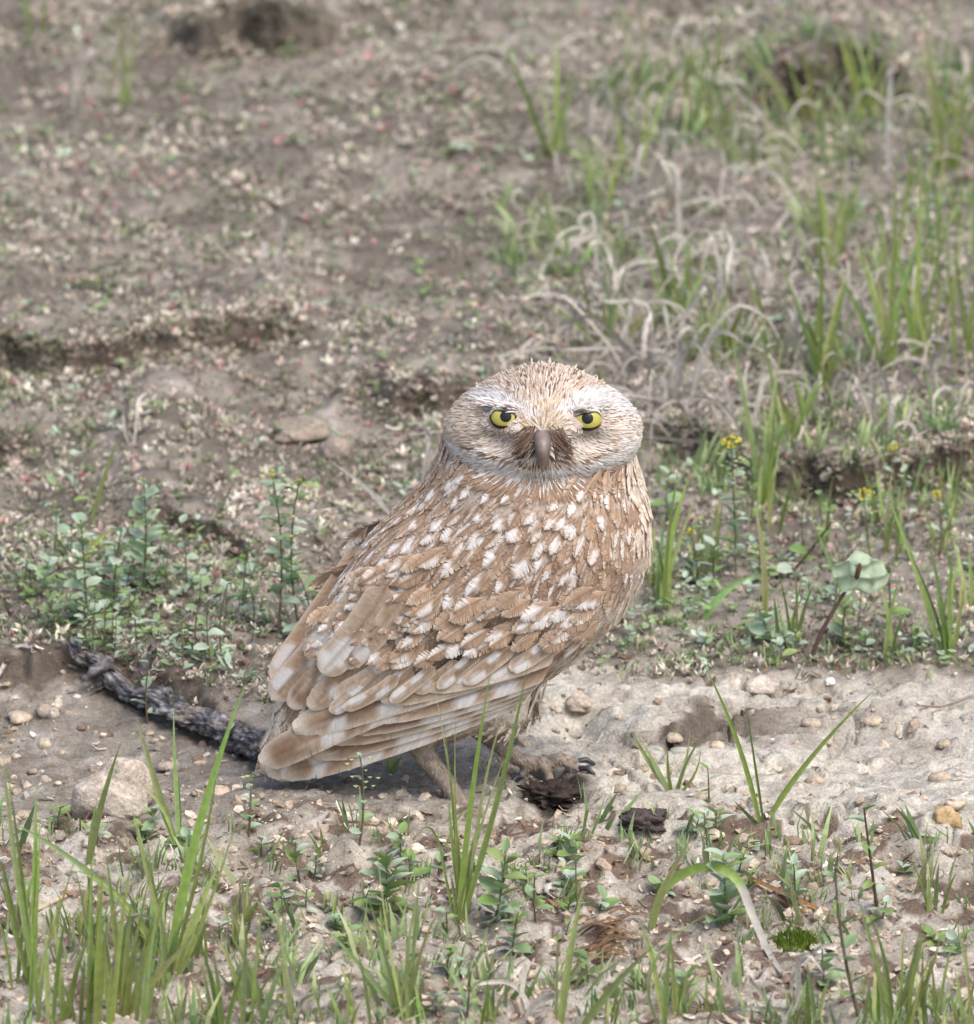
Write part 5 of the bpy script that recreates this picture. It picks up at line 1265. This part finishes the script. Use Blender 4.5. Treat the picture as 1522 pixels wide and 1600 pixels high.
c = pal(n, [(198, 186, 170), (190, 176, 162), (208, 196, 178), (180, 166, 154), (204, 178, 166), (164, 148, 136), (146, 131, 119), (218, 206, 190), (176, 166, 156), (176, 172, 150)], .15) * (.68 + .6 * sstep(.3, .65, clump))[:, None] * np.array([.965, 1., .975])
gr = rs.random(n) < .13 + .20 * sstep(.55, .7, fbm(pts_[:, 0], pts_[:, 1], 15, 2, 37)); c[gr] = pal(gr.sum(), [(134, 146, 106), (148, 158, 120), (124, 138, 96)])
rd = rs.random(n) < .03; c[rd] = pal(rd.sum(), [(190, 140, 136), (176, 128, 124)])
sc = (.0017 + .0034 * rs.random(n) ** 1.6) * (.75 + .7 * clump)
pts_[:, 2] += rs.uniform(-.0005, .0045, n) * sstep(.35, .7, clump)
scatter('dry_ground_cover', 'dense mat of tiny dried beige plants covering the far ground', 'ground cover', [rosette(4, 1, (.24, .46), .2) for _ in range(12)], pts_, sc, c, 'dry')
# wide, thin continuation outside the picture
pts_, px, py = area_points(5600, -2.2, 2.2, -1.5, 5, lambda x, y, px, py: ((np.abs(x) > .46) | (y > YF)) * 1.0)
n = len(pts_); scatter('dry_ground_cover', 'sparse dried beige plants spreading beyond the mat', 'ground cover', [rosette(5, 1, (.3, .5), .2) for _ in range(5)], pts_, rs.uniform(.010, .020, n), pal(n, [(186, 168, 148), (160, 140, 122), (150, 150, 110)]), 'dry')
# green leaves low in the cover
def gd(x, y, px, py):
    left = sstep(850, 900, py) * (1 - sstep(1030, 1062, py - 48 * sstep(120, 300, px))) * (px < 470) * .5
    right = sstep(780, 960, py) * (1 - sstep(1045, 1060, py)) * (px > 940) * .42
    back = .06 * (py < 900)
    return np.maximum(np.maximum(left, right), back) * sstep(.35, .6, fbm(x, y, 28, 2, 51))
pts_, px, py = area_points(42000, -.4, .4, YB - .14, YF, gd); n = len(pts_); print('green', n)
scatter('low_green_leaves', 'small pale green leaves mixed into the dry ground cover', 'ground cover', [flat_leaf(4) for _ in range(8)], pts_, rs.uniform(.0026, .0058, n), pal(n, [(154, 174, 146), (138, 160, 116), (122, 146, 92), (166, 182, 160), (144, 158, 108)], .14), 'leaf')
# feathery green fuzz behind the crust and along the bottom edge
def fd(x, y, px, py):
    right = np.exp(-((py - 1012) / 34) ** 2) * (px > 960) * (.35 + .65 * np.exp(-((px - 1200) / 170) ** 2))
    bot = sstep(1420, 1580, py) * .13 * sstep(.42, .62, fbm(x, y, 20, 2, 53)) + .14 * sstep(1290, 1330, py) * sstep(.5, .62, fbm(x, y, 20, 2, 54))
    back = .3 * (py < 800) * (px > 780) * sstep(.45, .62, fbm(x, y, 14, 2, 55))
    return np.maximum(np.maximum(right * .6, bot), back)
pts_, px, py = area_points(40000, -.4, .4, -.6, 1.3, fd); n = len(pts_); print('fuzz', n)
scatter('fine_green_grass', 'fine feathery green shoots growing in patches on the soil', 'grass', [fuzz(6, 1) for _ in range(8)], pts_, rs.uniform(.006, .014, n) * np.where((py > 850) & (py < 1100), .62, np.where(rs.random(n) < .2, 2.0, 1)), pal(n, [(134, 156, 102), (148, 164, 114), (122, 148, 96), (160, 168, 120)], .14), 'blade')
# crumbs of soil
V1, F1 = IC1
temps = [(lump(V1, 400 + k, .35, 1.8, 2) * np.array([1, rs.uniform(.6, 1), rs.uniform(.4, .8)]), F1, np.ones((len(V1), 3))) for k in range(10)]
def cd(x, y, px, py): return (bare_mask(x, y) * .9 + .16) * (.2 + .8 * sstep(.42, .65, fbm(x, y, 35, 3, 57))) * (.4 + .6 * sstep(1180, 1320, py) + .3 * crust_mask(x, y)) * (1 - .75 * crust_mask(x, y))
pts_, px, py = area_points(52000, -.36, .36, -.6, .9, cd); n = len(pts_); print('crumbs', n)
scz = .0007 + .0030 * rs.random(n) ** 4
scatter('soil_crumbs', 'loose crumbs of dry soil strewn over the bare ground', 'soil', temps, pts_, scz, pal(n, [(178, 164, 146), (156, 140, 122), (192, 179, 162), (128, 110, 95), (170, 154, 136)], .15), 'clod', .5)
# plant litter: flakes and bits of straw
def flake(k):
    L = rs.uniform(.6, 1.3); w_ = rs.uniform(.12, .5); c = rs.uniform(-.3, .3)
    V = []
    for t in (-1, 0, 1):
        for sg in (-1, 1): V.append((L * t * .5, sg * w_ * .5 * (1 if t == 0 else .5) + c * t * t * .3, .15 + .18 * rs.random() + .1 * abs(t)))
    return np.array(V), np.array([(0, 1, 3, 2), (2, 3, 5, 4)]), np.ones((6, 3))
def ld(x, y, px, py): return sstep(1210, 1320, py) * (.3 + .7 * sstep(.4, .6, fbm(x, y, 25, 3, 58))) + .10 * (py <= 1260) + .2 * np.exp(-((py - 1060) / 25) ** 2)
pts_, px, py = area_points(26000, -.36, .36, -.6, 1.0, ld); n = len(pts_); print('litter', n)
scatter('plant_litter', 'pale flakes and bits of straw scattered on the soil', 'litter', [flake(k) for k in range(14)], pts_, .0018 + .0062 * rs.random(n) ** 2.5, pal(n, [(206, 194, 176), (188, 172, 150), (222, 212, 198), (150, 124, 100), (116, 92, 76), (196, 180, 160), (170, 150, 128)], .15), 'dry', .35)
# thin dead stems lying and curling in the far grass
def threads():
    hp_ = Heap()
    for k in range(900):
        x, y = rs.uniform(780, 1540), rs.uniform(80, 720)
        if rs.random() > .25 + .75 * math.exp(-((x - 1100) / 170) ** 2 - ((y - 500) / 180) ** 2): continue
        b_ = G(x, y); a = rs.uniform(0, 6.28); L = rs.uniform(.012, .045); h = rs.uniform(.003, .022); d = np.array([math.cos(a), math.sin(a), 0])
        V, F, C = blade_arrays(spline([b_, b_ + d * L * .4 + np.array([0, 0, h]), b_ + d * L * .8 + np.array([0, 0, h * .9]), b_ + d * L + np.array([rs.normal(0, .006), 0, h * .2])], 8), rs.uniform(2.5, 7) * S, (rs.uniform(-1, 1), -1, .5), np.array(lin(184, 176, 164)) * rs.uniform(.7, 1.1), np.array(lin(196, 188, 178)) * rs.uniform(.7, 1.1), taper=3)
        hp_.add(V, F, C)
    o = hp_.build('dead_grass_litter', M['dry']); tag(o, 'tangle of thin grey dead grass behind the owl', 'dead grass', kind='stuff')
threads()
